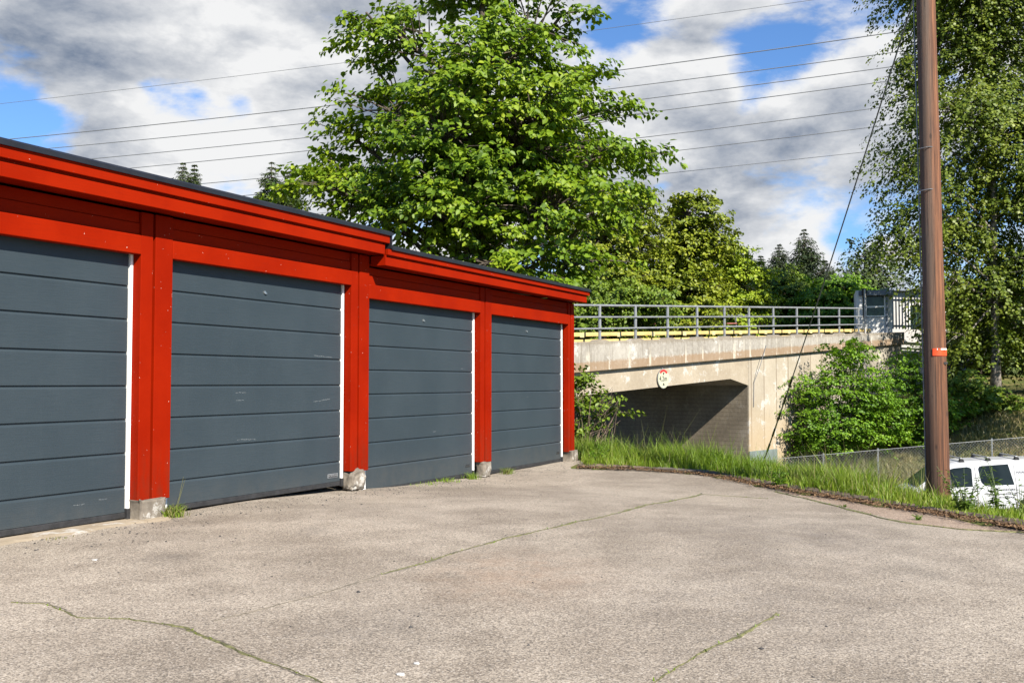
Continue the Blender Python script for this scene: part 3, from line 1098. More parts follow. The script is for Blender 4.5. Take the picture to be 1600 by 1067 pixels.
skyfir(1258, 356, 95, 62, 'dark layered spruce, tallest on the skyline over the bridge', 31, None, 1.4)
skyfir(1219, 380, 105, 40, 'narrow dark spruce just left of the tallest skyline spruce', 32)
skyfir(1166, 387, 115, 32, 'small dark spruce right above the yellow green tree', 33)
skyfir(1190, 398, 120, 36, 'short spruce in the gap between two skyline spruces', 34)
skyfir(1290, 405, 118, 40, 'low dark spruce on the right flank of the tallest skyline spruce', 35)
skyfir(283, 252, 75, 40, 'pale green spruce with twin tops showing over the garage roof', 36, M['fir2'])
skyfir(301, 255, 77, 26, 'smaller spruce beside the twin topped one over the garage roof', 37, M['fir2'])
skyfir(422, 250, 62, 46, 'shaggy spruce left of the large leaved tree, over the roof', 38, M['fir2'], 1.3)
skyfir(452, 258, 70, 34, 'spruce half hidden behind the left edge of the large leaved tree', 39, M['fir2'])
make_tree('birch_tree', 'hazy far birch between the skyline spruces and the tall birch', 'tree', (*at(1355, 500, 75)[:2], 3.0),
          plobes([(1352, 400, 24, 28), (1340, 430, 28, 28), (1375, 420, 32, 32), (1365, 460, 45, 30)], 75), 800, 1.2, 12, .26, M['fir2'], M['birchbark'], .2, (*at(1352, 378, 75),), 27, droop=.5, shape='rhomb', gap=.3)
# closed far wood below the skyline: reads as one mass
pos, sz = [], []
for i in range(330):
    px = R.uniform(-900, 2600)
    Y = R.uniform(135, 185)
    b_ = at(px, 500, Y)
    z0 = float(gz(b_[0], b_[1]))
    hgt = R.uniform(6, 11) * (.55 if 1140 < px < 1420 else .9)
    nq = 70
    f = R.rand(nq)
    rad = (1 - f) ** .8 * R.uniform(2.2, 4.5) + .2
    a = R.rand(nq) * 2 * PI
    pos.append(np.stack([b_[0] + np.cos(a) * rad, b_[1] + np.sin(a) * rad, z0 + .3 + f * hgt], 1))
    sz.append(R.uniform(.8, 2.2, nq) * (1.1 - .7 * f))
pos = np.concatenate(pos)
o = leaf_mesh('far_wood', pos, R.randn(len(pos), 3) * .6 + np.array([0, -.3, -.5]), R.randn(len(pos), 3) * .5 + np.array([0, -.6, .7]), np.concatenate(sz), M['wood_far'], None, 'rhomb', .6)
tag(o, kind='stuff')

# tall birch on the bank at the right
BIR = [(1520, -60, 150, 110), (1470, 50, 60, 60, -.5), (1560, 60, 90, 80), (1425, 110, 36, 40), (1500, 170, 70, 60, -1), (1600, 170, 80, 90), (1550, 330, 60, 50, 1.0), (1580, 440, 70, 50, .8), (1465, 400, 36, 30, .8), (1560, 520, 60, 40, 1.2), (1490, 500, 36, 28, 1.2), (1420, 190, 30, 50, .3), (1445, 270, 50, 50, -.6), (1402, 260, 28, 28), (1520, 270, 60, 50, 1.2),
       (1620, 290, 70, 80), (1415, 350, 40, 38), (1475, 365, 60, 45, .8), (1408, 385, 28, 24), (1610, 400, 60, 50, .5), (1640, 450, 60, 60), (1500, 455, 60, 34, 1.6), (1470, 440, 36, 30, .3), (1610, 520, 50, 34, .8), (1490, 530, 30, 22, .2), (1660, 560, 60, 50), (1690, 200, 80, 200)]
bz = float(gz(*at(1556, 620, 44)[:2]))
make_tree('birch_tree', 'tall birch with hanging branches and a thin pale trunk behind the utility pole', 'tree', (*at(1556, 620, 44)[:2], bz),
          plobes(BIR, 43.5, .85), 10500, .92, 15, .155, M['birch'], M['birchbark'], .20, (*at(1552, -60, 44),), 41, droop=.32, shape='rhomb', hang=.65, branch_frac=.10, per=14, sep=.85, flat=.32)
x, y, h_ = 20.9, 34.3, 14
z0 = float(gz(x, y))
make_tree('birch_tree', 'birch standing at the very right edge, above and behind the white van', 'tree', (x, y, z0),
          [(x, y, z0 + h_ * .78, 2.2, 2.2, h_ * .18), (x + .6, y - .4, z0 + h_ * .60, 2.7, 2.5, h_ * .13), (x - .6, y + .5, z0 + h_ * .50, 2.3, 2.2, h_ * .07)],
          900, .9, 14, .15, M['birch'], M['birchbark'], .16, (x, y, z0 + h_ * .9), 50, droop=.4, shape='rhomb', flat=.3)

make_tree('hedge_tree', 'dark green thicket tree in the shade behind the pale birch trunk', 'tree', (*at(1530, 600, 53)[:2], float(gz(*at(1530, 600, 53)[:2]))),
          plobes([(1500, 520, 50, 45), (1560, 500, 60, 55), (1620, 520, 60, 55), (1530, 570, 60, 35), (1600, 590, 60, 30)], 53), 1700, .7, 11, .18, M['fir2'], M['bark'], .15, (*at(1540, 450, 53),), 28, group=G2)
make_tree('hedge_tree', 'dark green thicket tree between the utility pole and the white house', 'tree', (*at(1460, 600, 60)[:2], float(gz(*at(1460, 600, 60)[:2]))),
          plobes([(1470, 480, 40, 45), (1440, 540, 50, 35), (1490, 550, 50, 40)], 60), 1100, .8, 11, .2, M['fir2'], M['bark'], .15, (*at(1465, 440, 60),), 29, group=G2)

# bushes in front of the abutment
make_tree('bush', 'bright green bush against the concrete abutment wall', 'bush', (*at(1300, 700, 38.8)[:2], float(gz(*at(1300, 700, 38.8)[:2]))),
          plobes([(1322, 575, 34, 42, .3), (1340, 545, 20, 22, .5), (1290, 610, 36, 36), (1345, 620, 45, 45), (1265, 640, 28, 36), (1310, 665, 60, 38), (1270, 685, 42, 24), (1370, 660, 45, 40, .4), (1248, 600, 14, 26), (1300, 555, 13, 26, .3)], 38.8, .8),
          2300, .5, 10, .105, M['bush'], M['bark'], .06, (*at(1300, 560, 38.8),), 61, gap=.6, bush=True, hang=.3)
make_tree('bush', 'taller leafy bush between the abutment bush and the utility pole', 'bush', (*at(1410, 690, 40)[:2], float(gz(*at(1410, 690, 40)[:2]))),
          plobes([(1420, 580, 26, 40), (1385, 600, 26, 32), (1440, 620, 30, 45), (1400, 650, 45, 40), (1440, 665, 35, 30), (1475, 640, 30, 30)], 40, .8),
          1600, .5, 10, .105, M['bush'], M['bark'], .06, (*at(1410, 560, 40),), 62, gap=.6, bush=True, hang=.3)
make_tree('bush', 'low shaded bush right of the pole at the foot of the birch', 'bush', (*at(1560, 640, 42)[:2], float(gz(*at(1560, 640, 42)[:2]))),
          plobes([(1500, 600, 30, 25), (1545, 620, 30, 22), (1590, 640, 30, 24), (1500, 640, 24, 20)], 41, .8),
          420, .5, 10, .15, M['mid'], M['bark'], .05, (*at(1550, 600, 42),), 63, gap=.3, bush=True, hang=.3)

# ------------------------------------------------------------------ garages
GANG = math.atan2(GD[1], GD[0])
gar = thing('garage_row', 'red timber garage row with four slate grey sectional doors and a stepped black roof', 'garage', (GO[0], GO[1], 0), GANG)
# local frame: x along the doors, -y out of them, z up
S0, S1, S2 = -3.1, 3.31, 9.15
posts = [(-2.93, -2.60, .155), (.037, .38, .155), (2.975, 3.305, .16), (5.93, 6.24, .05), (8.92, 9.15, 0.0)]
for i, (a, b_, z0) in enumerate(posts):
    zt = 2.52 if i < 3 else 2.40
    mb = MB()
    gA = a + (b_ - a) * .40
    mb.box(a, gA - .010, -.10, -.004, z0, zt)
    mb.box(gA - .010, gA + .014, -.068, -.004, z0 + .004, zt)
    mb.box(gA + .014, b_, -.104, -.004, z0 - .008, zt)
    mb.build('post', M['redpost'], gar, .004)
doors = [(-2.55, -.005, .015, 2.19), (.43, 2.92, .012, 2.19), (3.36, 5.875, -.135, 2.08), (6.29, 8.835, -.150, 2.08)]
for i, (a, b_, z0, z1) in enumerate(doors):
    # grooved sectional panel, one profile swept along the door
    prof = [(0.05, z0 + .05)]
    top = z1 + .06
    seams = [1.91 - .273 * k for k in range(7)] if i < 2 else [1.91 - .105 - .273 * k for k in range(7)]
    prof = [(.045, z0 + .05), (0, z0 + .05)]
    for zz in sorted(seams):
        if z0 + .08 < zz < top - .05:
            prof += [(0, zz - .024), (.013, zz - .007), (.013, zz), (-.001, zz + .006)]
    prof += [(0, top), (.045, top)]
    dm = MB()
    dm.along(prof, a, b_)
    d_ = dm.build('garage_door', M['door'], gar)
    MB().box(a, b_ + .004, -.004, .04, z0, z0 + .047).build('bottom_seal', M['rubber'], d_, .006)
    cxm = (a + b_) / 2
    MB().disc((cxm, -.012, z1 - .20), .014, 'y', .012, 16).box(cxm - .004, cxm + .022, -.016, -.010, z1 - .215, z1 - .203).build('lock', M['steel'], d_)
    if i == 1:
        bx_, bz_ = b_ - .13, z0 + .115
        bd = MB().box(bx_ - .085, bx_ + .085, -.006, 0, bz_ - .021, bz_ + .021).build('maker_plate', M['platefr'], d_)
        MB().box(bx_ - .079, bx_ + .079, -.0075, -.0055, bz_ - .016, bz_ + .016).build('plate_field', M['plate'], d_)
        text('plate_lettering', 'HÖRMANN', .031, M['platefr'], d_, (bx_, -.0085, bz_), (PI / 2, 0, 0), .0006)
    elif i > 1:
        bx_, bz_ = b_ - .12, z0 + .14
        MB().box(bx_ - .06, bx_ + .06, -.005, 0, bz_ - .008, bz_ + .008).box(bx_ - .05, bx_ + .05, -.005, 0, bz_ + .02, bz_ + .026).build('maker_plate', M['plate'], d_)
    # scratches
    rr = np.random.RandomState(80 + i)
    mb = MB()
    marks = {0: [(-.45, .17, .10), (-.22, .19, .08)], 1: [(2.62, 1.40, .30), (2.60, .92, .28), (1.35, .95, .10), (1.45, .58, .26), (1.36, 1.02, .14)], 2: [(4.9, .5, .06), (5.6, 1.3, .05)], 3: [(7.6, .9, .05)]}[i]
    for (sx_, sz_, ln_) in marks:
        mb = MB()
        z_ = sz_
        nk = max(6, int(ln_ * 130))
        for k in range(nk):
            x_ = sx_ + (k / nk - .5) * ln_
            z_ += rr.randn() * .0012
            w_, hh_ = ln_ / nk * rr.uniform(.62, 1.2), rr.uniform(.0008, .0030) * (2 if rr.rand() < .12 else 1)
            y_ = -.0012
            sk = rr.uniform(-.004, .004)
            mb.add([(x_ - w_, y_, z_ - hh_), (x_ + w_, y_, z_ - hh_ + sk), (x_ + w_ * .7, y_, z_ + hh_ + sk), (x_ - w_, y_, z_ + hh_)], [(0, 1, 2, 3)])
        mb.build('scuff_mark', M['scuff'], d_)
    # white steel side frames with a black foot
    fr = MB().box(b_ + .014, b_ + .040, -.014, .03, z0 + .075, z1 + .04)
    fr.build('door_frame', M['white'], gar, .003)
    MB().box(b_ + .010, b_ + .044, -.020, .03, z0 - .01, z0 + .073).build('frame_foot', M['rubber'], gar, .003)
    MB().box(a - .046, a - .008, -.036, .03, z0 - .02, z1 + .04).build('door_frame', M['white'], gar, .003)
# lintel boards and cladding above them
spans = [(-2.60, .034, 0), (.383, 2.972, 0), (3.308, 5.927, 1), (6.243, 8.917, 1)]
for (a, b_, k) in spans:
    z0, z1, zt = ((2.168, 2.325, 2.52), (2.05, 2.21, 2.40))[k]
    MB().box(a, b_, -.105, -.02, z0, z1).build('lintel', M['red'], gar, .006)
    MB().box(a, b_, -.082, -.02, z1 + .002, z1 + .10).box(a, b_, -.076, -.02, z1 + .104, zt).build('cladding', M['red'], gar, .003)
# soffits and two-board fascias
for (a, b_, zb, zg, zt, e2) in [(S0 - .3, 3.36, 2.53, 2.645, 2.745, .055), (3.335, 9.25, 2.41, 2.515, 2.592, .06)]:
    MB().box(a, b_ - e2 - .005, -.285, -.06, zb + .012, zb + .03).build('soffit', M['red'], gar)
    MB().box(a, b_ - e2, -.310, -.286, zb, zg - .012).build('fascia_board', M['red'], gar, .004)
    MB().box(a, b_, -.336, -.290, zg + .012, zt).build('fascia_board', M['red'], gar, .004)
    MB().box(a, b_ - e2 - .02, -.296, -.27, zg - .018, zg + .018).build('fascia_groove', M['red'], gar)
    # side boards closing the ends
    MB().box(b_ - e2 - .022, b_ - e2, -.285, 5.9, zb, zg - .006).build('end_board', M['red'], gar, .004)
    MB().box(b_ - .03, b_ - .002, -.289, 5.9, zg + .008, zt - .002).build('end_board', M['red'], gar, .004)
# exposed left end of the lower section's fascia box
MB().box(3.318, 3.338, -.308, -.11, 2.412, 2.522).build('end_board', M['redpost'], gar, .003)
# roofs: felt on a slight fall to the back, with a black edge strip
for (a, b_, zt) in [(S0 - .3, 3.385, 2.748), (3.387, 9.275, 2.595)]:
    MB().along([(-.345, zt + .002), (-.345, zt + .030), (-.33, zt + .036), (6.1, zt - .10), (6.1, zt - .17), (-.30, zt + .001)], a, b_).build('roof', M['felt'], gar)
    MB().along([(-.356, zt - .008), (-.356, zt + .026), (-.335, zt + .044), (-.31, zt + .044), (-.31, zt + .039), (-.338, zt + .038), (-.347, zt + .024), (-.347, zt - .008)], a - .001, b_ + .003).build('roof_edge', M['edge'], gar)
MB().box(3.372, 3.389, -.350, 6.0, 2.60, 2.75).build('roof_edge', M['edge'], gar)
# body of the building
for (a, b_, zb, zt) in [(S0, 3.30, -.1, 2.53), (3.302, 9.12, -.25, 2.41)]:
    MB().box(a, b_, 5.7, 5.85, zb, zt).build('wall', M['red'], gar)
MB().box(8.99, 9.12, .002, 5.69, -.1, 2.41).build('wall', M['red'], gar)
MB().box(S0, S0 + .1, .05, 5.69, -.1, 2.53).build('wall', M['red'], gar)


# footing stones
def rock(name, c, r, seed, mat, parent, blocky=.5, amp=.16, sub=4):
    rr = np.random.RandomState(seed)
    bm = bmesh.new()
    bmesh.ops.create_icosphere(bm, subdivisions=sub, radius=1)
    K = rr.randn(14, 3) * 2.6
    ph = rr.rand(14) * 6
    for v in bm.verts:
        p = np.array(v.co)
        q = np.sign(p) * np.abs(p) ** (1 - blocky)
        q = q / max(np.abs(q).max(), 1e-6) * blocky + q * (1 - blocky)
        nz = sum(math.sin(K[i] @ p * (1 + i * .35) + ph[i]) / (1 + i * .35) for i in range(14))
        q = q * (1 + amp * nz * .3)
        v.co = (q[0] * r[0], q[1] * r[1], q[2] * r[2])
    me = bpy.data.meshes.new(name)
    bm.to_mesh(me)
    bm.free()
    o = link(name, me, mat, parent, 0, True)
    o.location = c
    return o


rock('footing', (-2.76, -.02, .05), (.13, .12, .12), 1, M['stone'], gar, .85, .12)
rock('footing', (.17, -.045, .055), (.135, .085, .105), 2, M['stone'], gar, .85, .14)
rock('footing', (3.10, -.05, .055), (.125, .09, .105), 3, M['stone'], gar, .35, .34)
rock('footing', (3.16, -.07, -.065), (.05, .05, .045), 13, M['stone'], gar, .35, .3)
rock('footing', (6.07, -.06, -.06), (.10, .07, .105), 4, M['stone'], gar, .55, .24)
rock('footing', (9.07, -.03, -.08), (.13, .11, .10), 5, M['stone'], gar, .85, .12)

# ------------------------------------------------------------------ bridge
BANG = math.atan2(BB[1], BB[0])


def zt_(s): return 2.79 + .0485 * s
def zb_(s): return 2.03 + .063 * s


br = thing('road_bridge', 'concrete road bridge with a stained parapet and a low dark underpass', 'bridge', (BC[0], BC[1], 0), BANG)
SL, SR = -30., 14.
sa = np.linspace(SL, SR, 23)
MB().prism([(s, zb_(s)) for s in sa] + [(s, zt_(s)) for s in sa[::-1]], 0, .42).build('parapet', M['parapet'], br, .02)
for s0, s1 in [(-10.3, 0)]:
    k = np.linspace(s0, -1.26, 8)
    low = [(s, 1.314 + .0614 * s) for s in k] + [(-.01, 1.0)]
    MB().prism(low + [(-.01, zb_(-.01) + .08)] + [(s, zb_(s) + .08) for s in k[::-1]], .15, 6.85).build('deck_beam', M['beam'], br)
MB().prism([(SL, zt_(SL) - .5), (SR, zt_(SR) - .6), (SR, zt_(SR) - .14), (SL, zt_(SL) - .14)], .43, 6.56).build('deck', M['road'], br)
MB().prism([(s, zb_(s)) for s in sa] + [(s, zt_(s)) for s in sa[::-1]], 6.58, 7.0).build('parapet', M['parapet'], br, .02)
# abutments: light front face, dark inner face
MB().prism([(.006, -4.2), (6.55, -4.2), (6.55, zb_(6.55) + .05), (.006, zb_(0) + .05)], .15, .20).build('abutment_wall', M['wall'], br)
MB().prism([(6.56, -4.2), (SR, -4.2), (SR, zb_(SR) + .05), (6.56, zb_(6.56) + .05)], .152, .60).build('wing_wall', M['dark_wall'], br)
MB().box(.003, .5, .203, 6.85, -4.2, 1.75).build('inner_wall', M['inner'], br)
MB().prism([(SL, -4.2), (-10.31, -4.2), (-10.31, zb_(-10.31) + .05), (SL, zb_(SL) + .05)], .15, 6.85).build('abutment_wall', M['beam'], br)
MB().box(-.012, 2.0, .10, .149, -1.95, -1.42).build('base_strip', M['tealbase'], br, .004)

# railing on the near edge
spost = [-12.3, -10.55, -8.78, -6.95, -5.16, -3.39, -1.62, .08, 1.90, 3.78, 5.66, 7.52, 9.4]
rl = thing('bridge_railing', 'grey steel three rail railing on the near edge of the bridge', 'railing', (BC[0], BC[1], 0), BANG)
for s_ in spost:
    pt_ = MB().box(s_ - .04, s_ + .04, .13, .19, zt_(s_) + .03, zt_(s_) + 1.13).build('post', M['rail'], rl, .008)
    MB().prism([(s_ - .30, zt_(s_ - .3) - .0), (s_ + .30, zt_(s_ + .3) - .0), (s_ + .14, zt_(s_) + .055), (s_ - .14, zt_(s_) + .05)], .03, .33).build('plinth', M['parapet'], pt_)
for h_, r_ in ((1.10, .034), (.74, .027), (.39, .027)):
    MB().tube([(s, .10 if h_ < 1 else .16, zt_(s) + h_) for s in np.linspace(-13.2, 9.7, 12)], r_, 8).build('rail', M['rail'], rl)
# railing on the far edge
rl2 = thing('bridge_railing', 'far side bridge railing with a faded red middle rail, seen through the near one', 'railing', (BC[0], BC[1], 0), BANG)
for s_ in np.arange(-14, 13.5, 2.2):
    MB().box(s_ - .03, s_ + .03, 6.70, 6.76, zt_(s_) + .003, zt_(s_) + 1.1).build('post', M['rail'], rl2)
for h_, r_, m2 in ((1.10, .03, 'rail'), (.70, .03, 'oldred'), (.36, .022, 'rail')):
    MB().tube([(s, 6.66, zt_(s) + h_) for s in np.linspace(-14, 13.4, 12)], r_, 6).build('rail', M[m2], rl2)
# yellow twin barrier behind the near railing
yb = thing('guard_rail', 'faded yellow double bar barrier running along the bridge deck', 'barrier', (BC[0], BC[1], 0), BANG)
for (y_, h0, h1) in ((.95, .19, .32), (1.0, -.01, .10)):
    MB().prism([(-14, zt_(-14) + h0), (13.6, zt_(13.6) + h0 - .12), (13.6, zt_(13.6) + h1 - .12), (-14, zt_(-14) + h1)], y_, y_ + .10).build('bar', M['yellow'], yb, .02)
for s_ in np.arange(-13, 13.5, 1.9):
    MB().box(s_ - .06, s_ + .06, 1.11, 1.2, zt_(s_) - .15, zt_(s_) + .22 - max(0, s_) * .009).build('post', M['twig'], yb)
    MB().box(s_ + .42, s_ + .62, .938, .949, zt_(s_) + .188 - (s_ + 14) * .0043, zt_(s_) + .326 - (s_ + 14) * .0043).build('joint_sleeve', M['sleeve'], yb)
# height limit sign hanging on the beam
sg = thing('height_sign', 'round faded height limit sign with a red top hanging on the bridge beam', 'road sign', (*(BC + BB * -5.53), 0), BANG)
zc = 1.23
MB().disc((0, .085, zc), .315, 'y', .03, 40).build('panel', M['rail'], sg)
MB().disc((0, .079, zc), .305, 'y', .0055, 40).build('face', M['signface'], sg)
arc = [(.305 * math.sin(a), .305 * math.cos(a)) for a in np.linspace(-.82, .82, 20)]
inn = [(.20 * math.sin(a), .235 * math.cos(a)) for a in np.linspace(.82, -.82, 20)]
MB().prism([(x, zc + z) for x, z in arc + inn], .074, .078).build('red_rim', M['signred'], sg)
text('height_lettering', '4,2m', .235, M['black'], sg, (-.02, .0735, zc + .0), (PI / 2, 0, 0), .001, .95)
MB().prism([(-.055, zc - .21), (.055, zc - .21), (0, zc - .125)], .0725, .0775).prism([(0, zc + .115), (.05, zc + .20), (-.05, zc + .20)], .0725, .0735).build('arrow_marks', M['black'], sg)
MB().box(-.02, .02, .116, .152, zc + .1, zc + .36).box(-.02, .02, .116, .152, zc - .3, zc - .1).build('bracket', M['rail'], sg)
# thin dark cable on the wall
cb = MB().tube([(*(BC + BB * 1.0 + BT * -.03), 2.5), (*(BC + BB * .55 + BT * -.03), 1.75), (*(BC + BB * .32 + BT * .11), 1.1), (*(BC + BB * .3 + BT * .12), .2)], .012, 6).build('strand', M['wire'])  # a dark line slanting down the wall, drawn as a tube
tag(cb, 'thin dark cable hanging down the bridge parapet beside the underpass', 'strand')

# wall and yellow bar that go on beyond the bridge end
ew = thing('retaining_wall', 'low concrete wall with a yellow bar on top, beyond the kiosk', 'wall', (*(BC + BB * 14.2), 0), BANG)
MB().box(.4, 14, 1.2, 1.6, -.5, 2.7).build('wall', M['dark_wall'], ew, .02)
MB().box(.4, 14, 1.25, 1.4, 3.0, 3.14).box(.4, 14, 1.25, 1.4, 2.76, 2.86).build('bar', M['yellow'], ew, .02)

# ------------------------------------------------------------------ kiosk and house at the bridge end
k0 = at(1338, 520, 46.5)
kz = k0[2] - .05
ks = thing('kiosk', 'small light grey kiosk with a two pane window at the right end of the bridge', 'kiosk', (k0[0], k0[1], 0), math.radians(-17))
px = 46.5 / F
W = lambda a: (a - 1338) * px
Zh = lambda y: at(1338, y, 46.5)[2]
MB().box(0, W(1348), 0, 2.6, kz - .6, Zh(454)).build('side_wall', M['shedgrey'], ks, .01)
MB().box(W(1347), W(1383), .30, 2.6, kz - .6, Zh(496)).build('lower_panel', M['shedgrey'], ks, .01)
MB().box(W(1350), W(1382), .34, 2.5, Zh(495.5), Zh(463)).build('window', M['glass2'], ks)
wf = MB()
for (a, b_, c_, d_) in ((1352, 1354, 495, 463), (1380, 1382, 495, 463)):
    wf.box(W(a), W(b_), .27, .335, Zh(c_), Zh(d_))
wf.box(W(1354.1), W(1379.9), .27, .335, Zh(480.5), Zh(478)).box(W(1354.1), W(1379.9), .27, .335, Zh(495), Zh(493))
wf.build('window_frame', M['white'], ks)
MB().box(W(1338.5), W(1391), .05, 2.55, -1.2, kz - .602).build('foundation', M['dark_wall'], ks)
MB().box(W(1382.3), W(1385), .2, 2.6, kz - .5, Zh(462)).build('corner_post', M['sheddark'], ks)
MB().box(W(1385.3), W(1392), .4, 2.6, kz - .6, Zh(462)).build('side_wall', M['shedgrey'], ks)
MB().box(W(1342), W(1394), -.1, 2.9, Zh(462.5), Zh(454.5)).build('roof', M['sheddark'], ks, .02)
sp = thing('street_sign', 'black sign seen edge on at a pale post beside the kiosk', 'sign', (*at(1352, 520, 46)[:2], 0))
MB().tube([(0, 0, 2.5), (0, 0, at(1352, 452, 46)[2])], .045, 8).build('post', M['shedwhite'], sp)
zz = at(1352, 457, 46)[2]
MB().box(-.12, .12, .05, .075, zz - .16, zz + .2).build('panel', M['black'], sp, .01)
h0 = at(1392, 500, 56)
hs = thing('white_house', 'white rendered house half hidden behind the birch leaves', 'house', (h0[0], h0[1], 0), math.radians(10))
MB().box(0, 3.4, 0, 6, 0, 6.2).build('wall', M['shedwhite'], hs)
MB().prism([(-.3, 6.21), (3.7, 6.21), (3.7, 6.32), (-.3, 6.38)], -.4, 6.4).build('roof', M['sheddark'], hs)
for x_ in (1.7,):
    f_ = MB().box(x_ - .55, x_ + .55, -.04, .02, 4.1, 5.4).build('window', M['glass2'], hs)
    MB().box(x_ - .62, x_ - .551, -.05, .02, 4.03, 5.47).box(x_ + .551, x_ + .62, -.05, .02, 4.03, 5.47).build('window_frame', M['white'], f_)
fb = thing('picket_fence', 'white picket balustrade right of the kiosk', 'fence', (*at(1395, 515, 50)[:2], 0), math.radians(10))
z0 = at(1395, 514, 50)[2]
for i in range(14):
    MB().box(i * .17, i * .17 + .06, 0, .03, z0, z0 + 1.75).build('picket', M['shedwhite'], fb)
MB().box(-.05, 2.4, .031, .07, z0 + .1, z0 + .2).box(-.05, 2.4, .031, .07, z0 + 1.4, z0 + 1.5).build('crossbar', M['shedwhite'], fb)

# ------------------------------------------------------------------ utility pole and its stay
pb = np.array([4.49, 10.6])
pz = float(gz(pb[0], pb[1]))
pl = thing('utility_pole', 'brown weathered wooden utility pole with an orange band', 'pole', (pb[0], pb[1], pz))
hgt = 7.4
pts = [(-.07 * k / 12, 0, -.3 + (hgt + .3) * k / 12) for k in range(13)]
mb = MB().tube(pts, [.118 - .031 * k / 12 for k in range(13)], 28)
mb.build('pole_shaft', M['pole'], pl, smooth=True)
zo = at(1468, 550, 10.5)[2] - pz
mb = MB()
n_ = 22
for i in range(n_):           # band clipped round the right front of the pole
    pass
angs = np.linspace(-2.15, .25, n_)
r0, r1 = .110, .117
vs, fs = [], []
for a in angs:
    for r_ in (r0, r1):
        for z_ in (zo - .038, zo + .038):
            vs.append((-.02 + r_ * math.cos(a), r_ * math.sin(a), z_))
for i in range(n_ - 1):
    a = i * 4
    fs += [(a + 2, a + 6, a + 7, a + 3), (a, a + 1, a + 5, a + 4), (a + 1, a + 3, a + 7, a + 5), (a, a + 4, a + 6, a + 2)]
fs += [(0, 2, 3, 1), (4 * n_ - 4, 4 * n_ - 3, 4 * n_ - 1, 4 * n_ - 2)]
MB().add(vs, fs).build('orange_band', M['orange'], pl)
a = -1.35
MB().box(-.05, .05, 0, .002, .0, .016).build('reflector', M['white'], pl).location = (-.02 + .1185 * math.cos(a), .1185 * math.sin(a), zo + .022)
MB().box(-.02, .02, -.012, .0, -.012, .012).build('nail_tag', M['black'], pl).location = (.05, -.092, zo - .115)
MB().tube([(-.121, .035, .2), (-.146, .035, 3.5), (-.192, .035, 7.2)], .007, 6).build('earth_wire', M['wire'], pl)
for z_ in (2.9 + .5, 3.35 + .5):
    MB().tube([(-.07 + .1 * math.cos(a), .1 * math.sin(a), z_ + .004 * math.sin(3 * a)) for a in np.linspace(-3.0, .2, 14)], .005, 5).build('wire_tie', M['wire'], pl)
# the stay
A = at(1195, 716, 18.5)
A[2] = float(gz(A[0], A[1])) if float(gz(A[0], A[1])) < A[2] else A[2]
A = at(1195, 716, 18.5)
T = np.array([pb[0] - .06, pb[1], at(1440, -55, 10.6)[2]])
gw = thing('stay_wire', 'steel stay wire with a black and pale banded guard slanting to the ground', 'stay wire', tuple(A))
vec = T - A
vec_l = np.linalg.norm(vec)
kk = np.linspace(0, 1, 14)
MB().tube([vec * k + np.array([0, 0, -.10 * math.sin(k * PI)]) for k in kk], .0095, 6).build('wire', M['wire'], gw)
kg = 2.62 / vec_l
nb = 10
for i in range(nb):
    a_, b_ = kg * i / nb, kg * (i + (.97 if i % 2 else 1.0)) / nb
    f = lambda k: vec * k + np.array([0, 0, -.10 * math.sin(k * PI)])
    MB().tube([f(a_), f(b_)], .019 if i % 2 else .0135, 8).build('guard_section', M['guard' if i % 2 else 'guardp'], gw)
MB().tube([np.array([0, 0, -.9]), np.array([0, 0, .02]), vec * .012], [.02, .02, .012], 8).build('ground_anchor', M['wire'], gw)

# overhead lines far behind the pole
LN = [([(0, 162), (530, 102), (905, 48), (1280, 0)], .022, 'topmost very thin overhead wire crossing behind the tree'),
      ([(20, 217), (555, 162), (943, 112), (1440, 45)], .045, 'thickest overhead line, second from the top'),
      ([(75, 232), (470, 195), (915, 143), (1430, 78)], .04, 'third overhead line from the top, just under the thickest one'),
      ([(140, 249), (480, 215), (885, 170), (1405, 103)], .04, 'fourth overhead line from the top'),
      ([(200, 263), (490, 236), (905, 188), (1405, 125)], .04, 'fifth overhead line from the top'),
      ([(330, 286), (470, 273), (1005, 215), (1400, 165)], .038, 'sixth overhead line from the top, third from the bottom'),
      ([(375, 305), (600, 288), (1000, 240), (1400, 195)], .038, 'second lowest overhead line'),
      ([(480, 335), (760, 305), (1020, 272), (1410, 232)], .03, 'lowest overhead line, nearest the tree tops')]
for i, (pp, r_, lab) in enumerate(LN):
    pp = np.array(pp, float)
    c_ = np.polyfit(pp[:, 0], pp[:, 1], 2)
    P = []
    for x_ in np.linspace(-500, 2300, 40):
        P.append(at(x_, np.polyval(c_, x_), 118 - 44 * (x_ + 500) / 2800 + i * 1.5))
    o = MB().tube(P, r_, 6).build('power_line', M['wire'])
    tag(o, lab, 'power line', 'overhead lines across the sky')

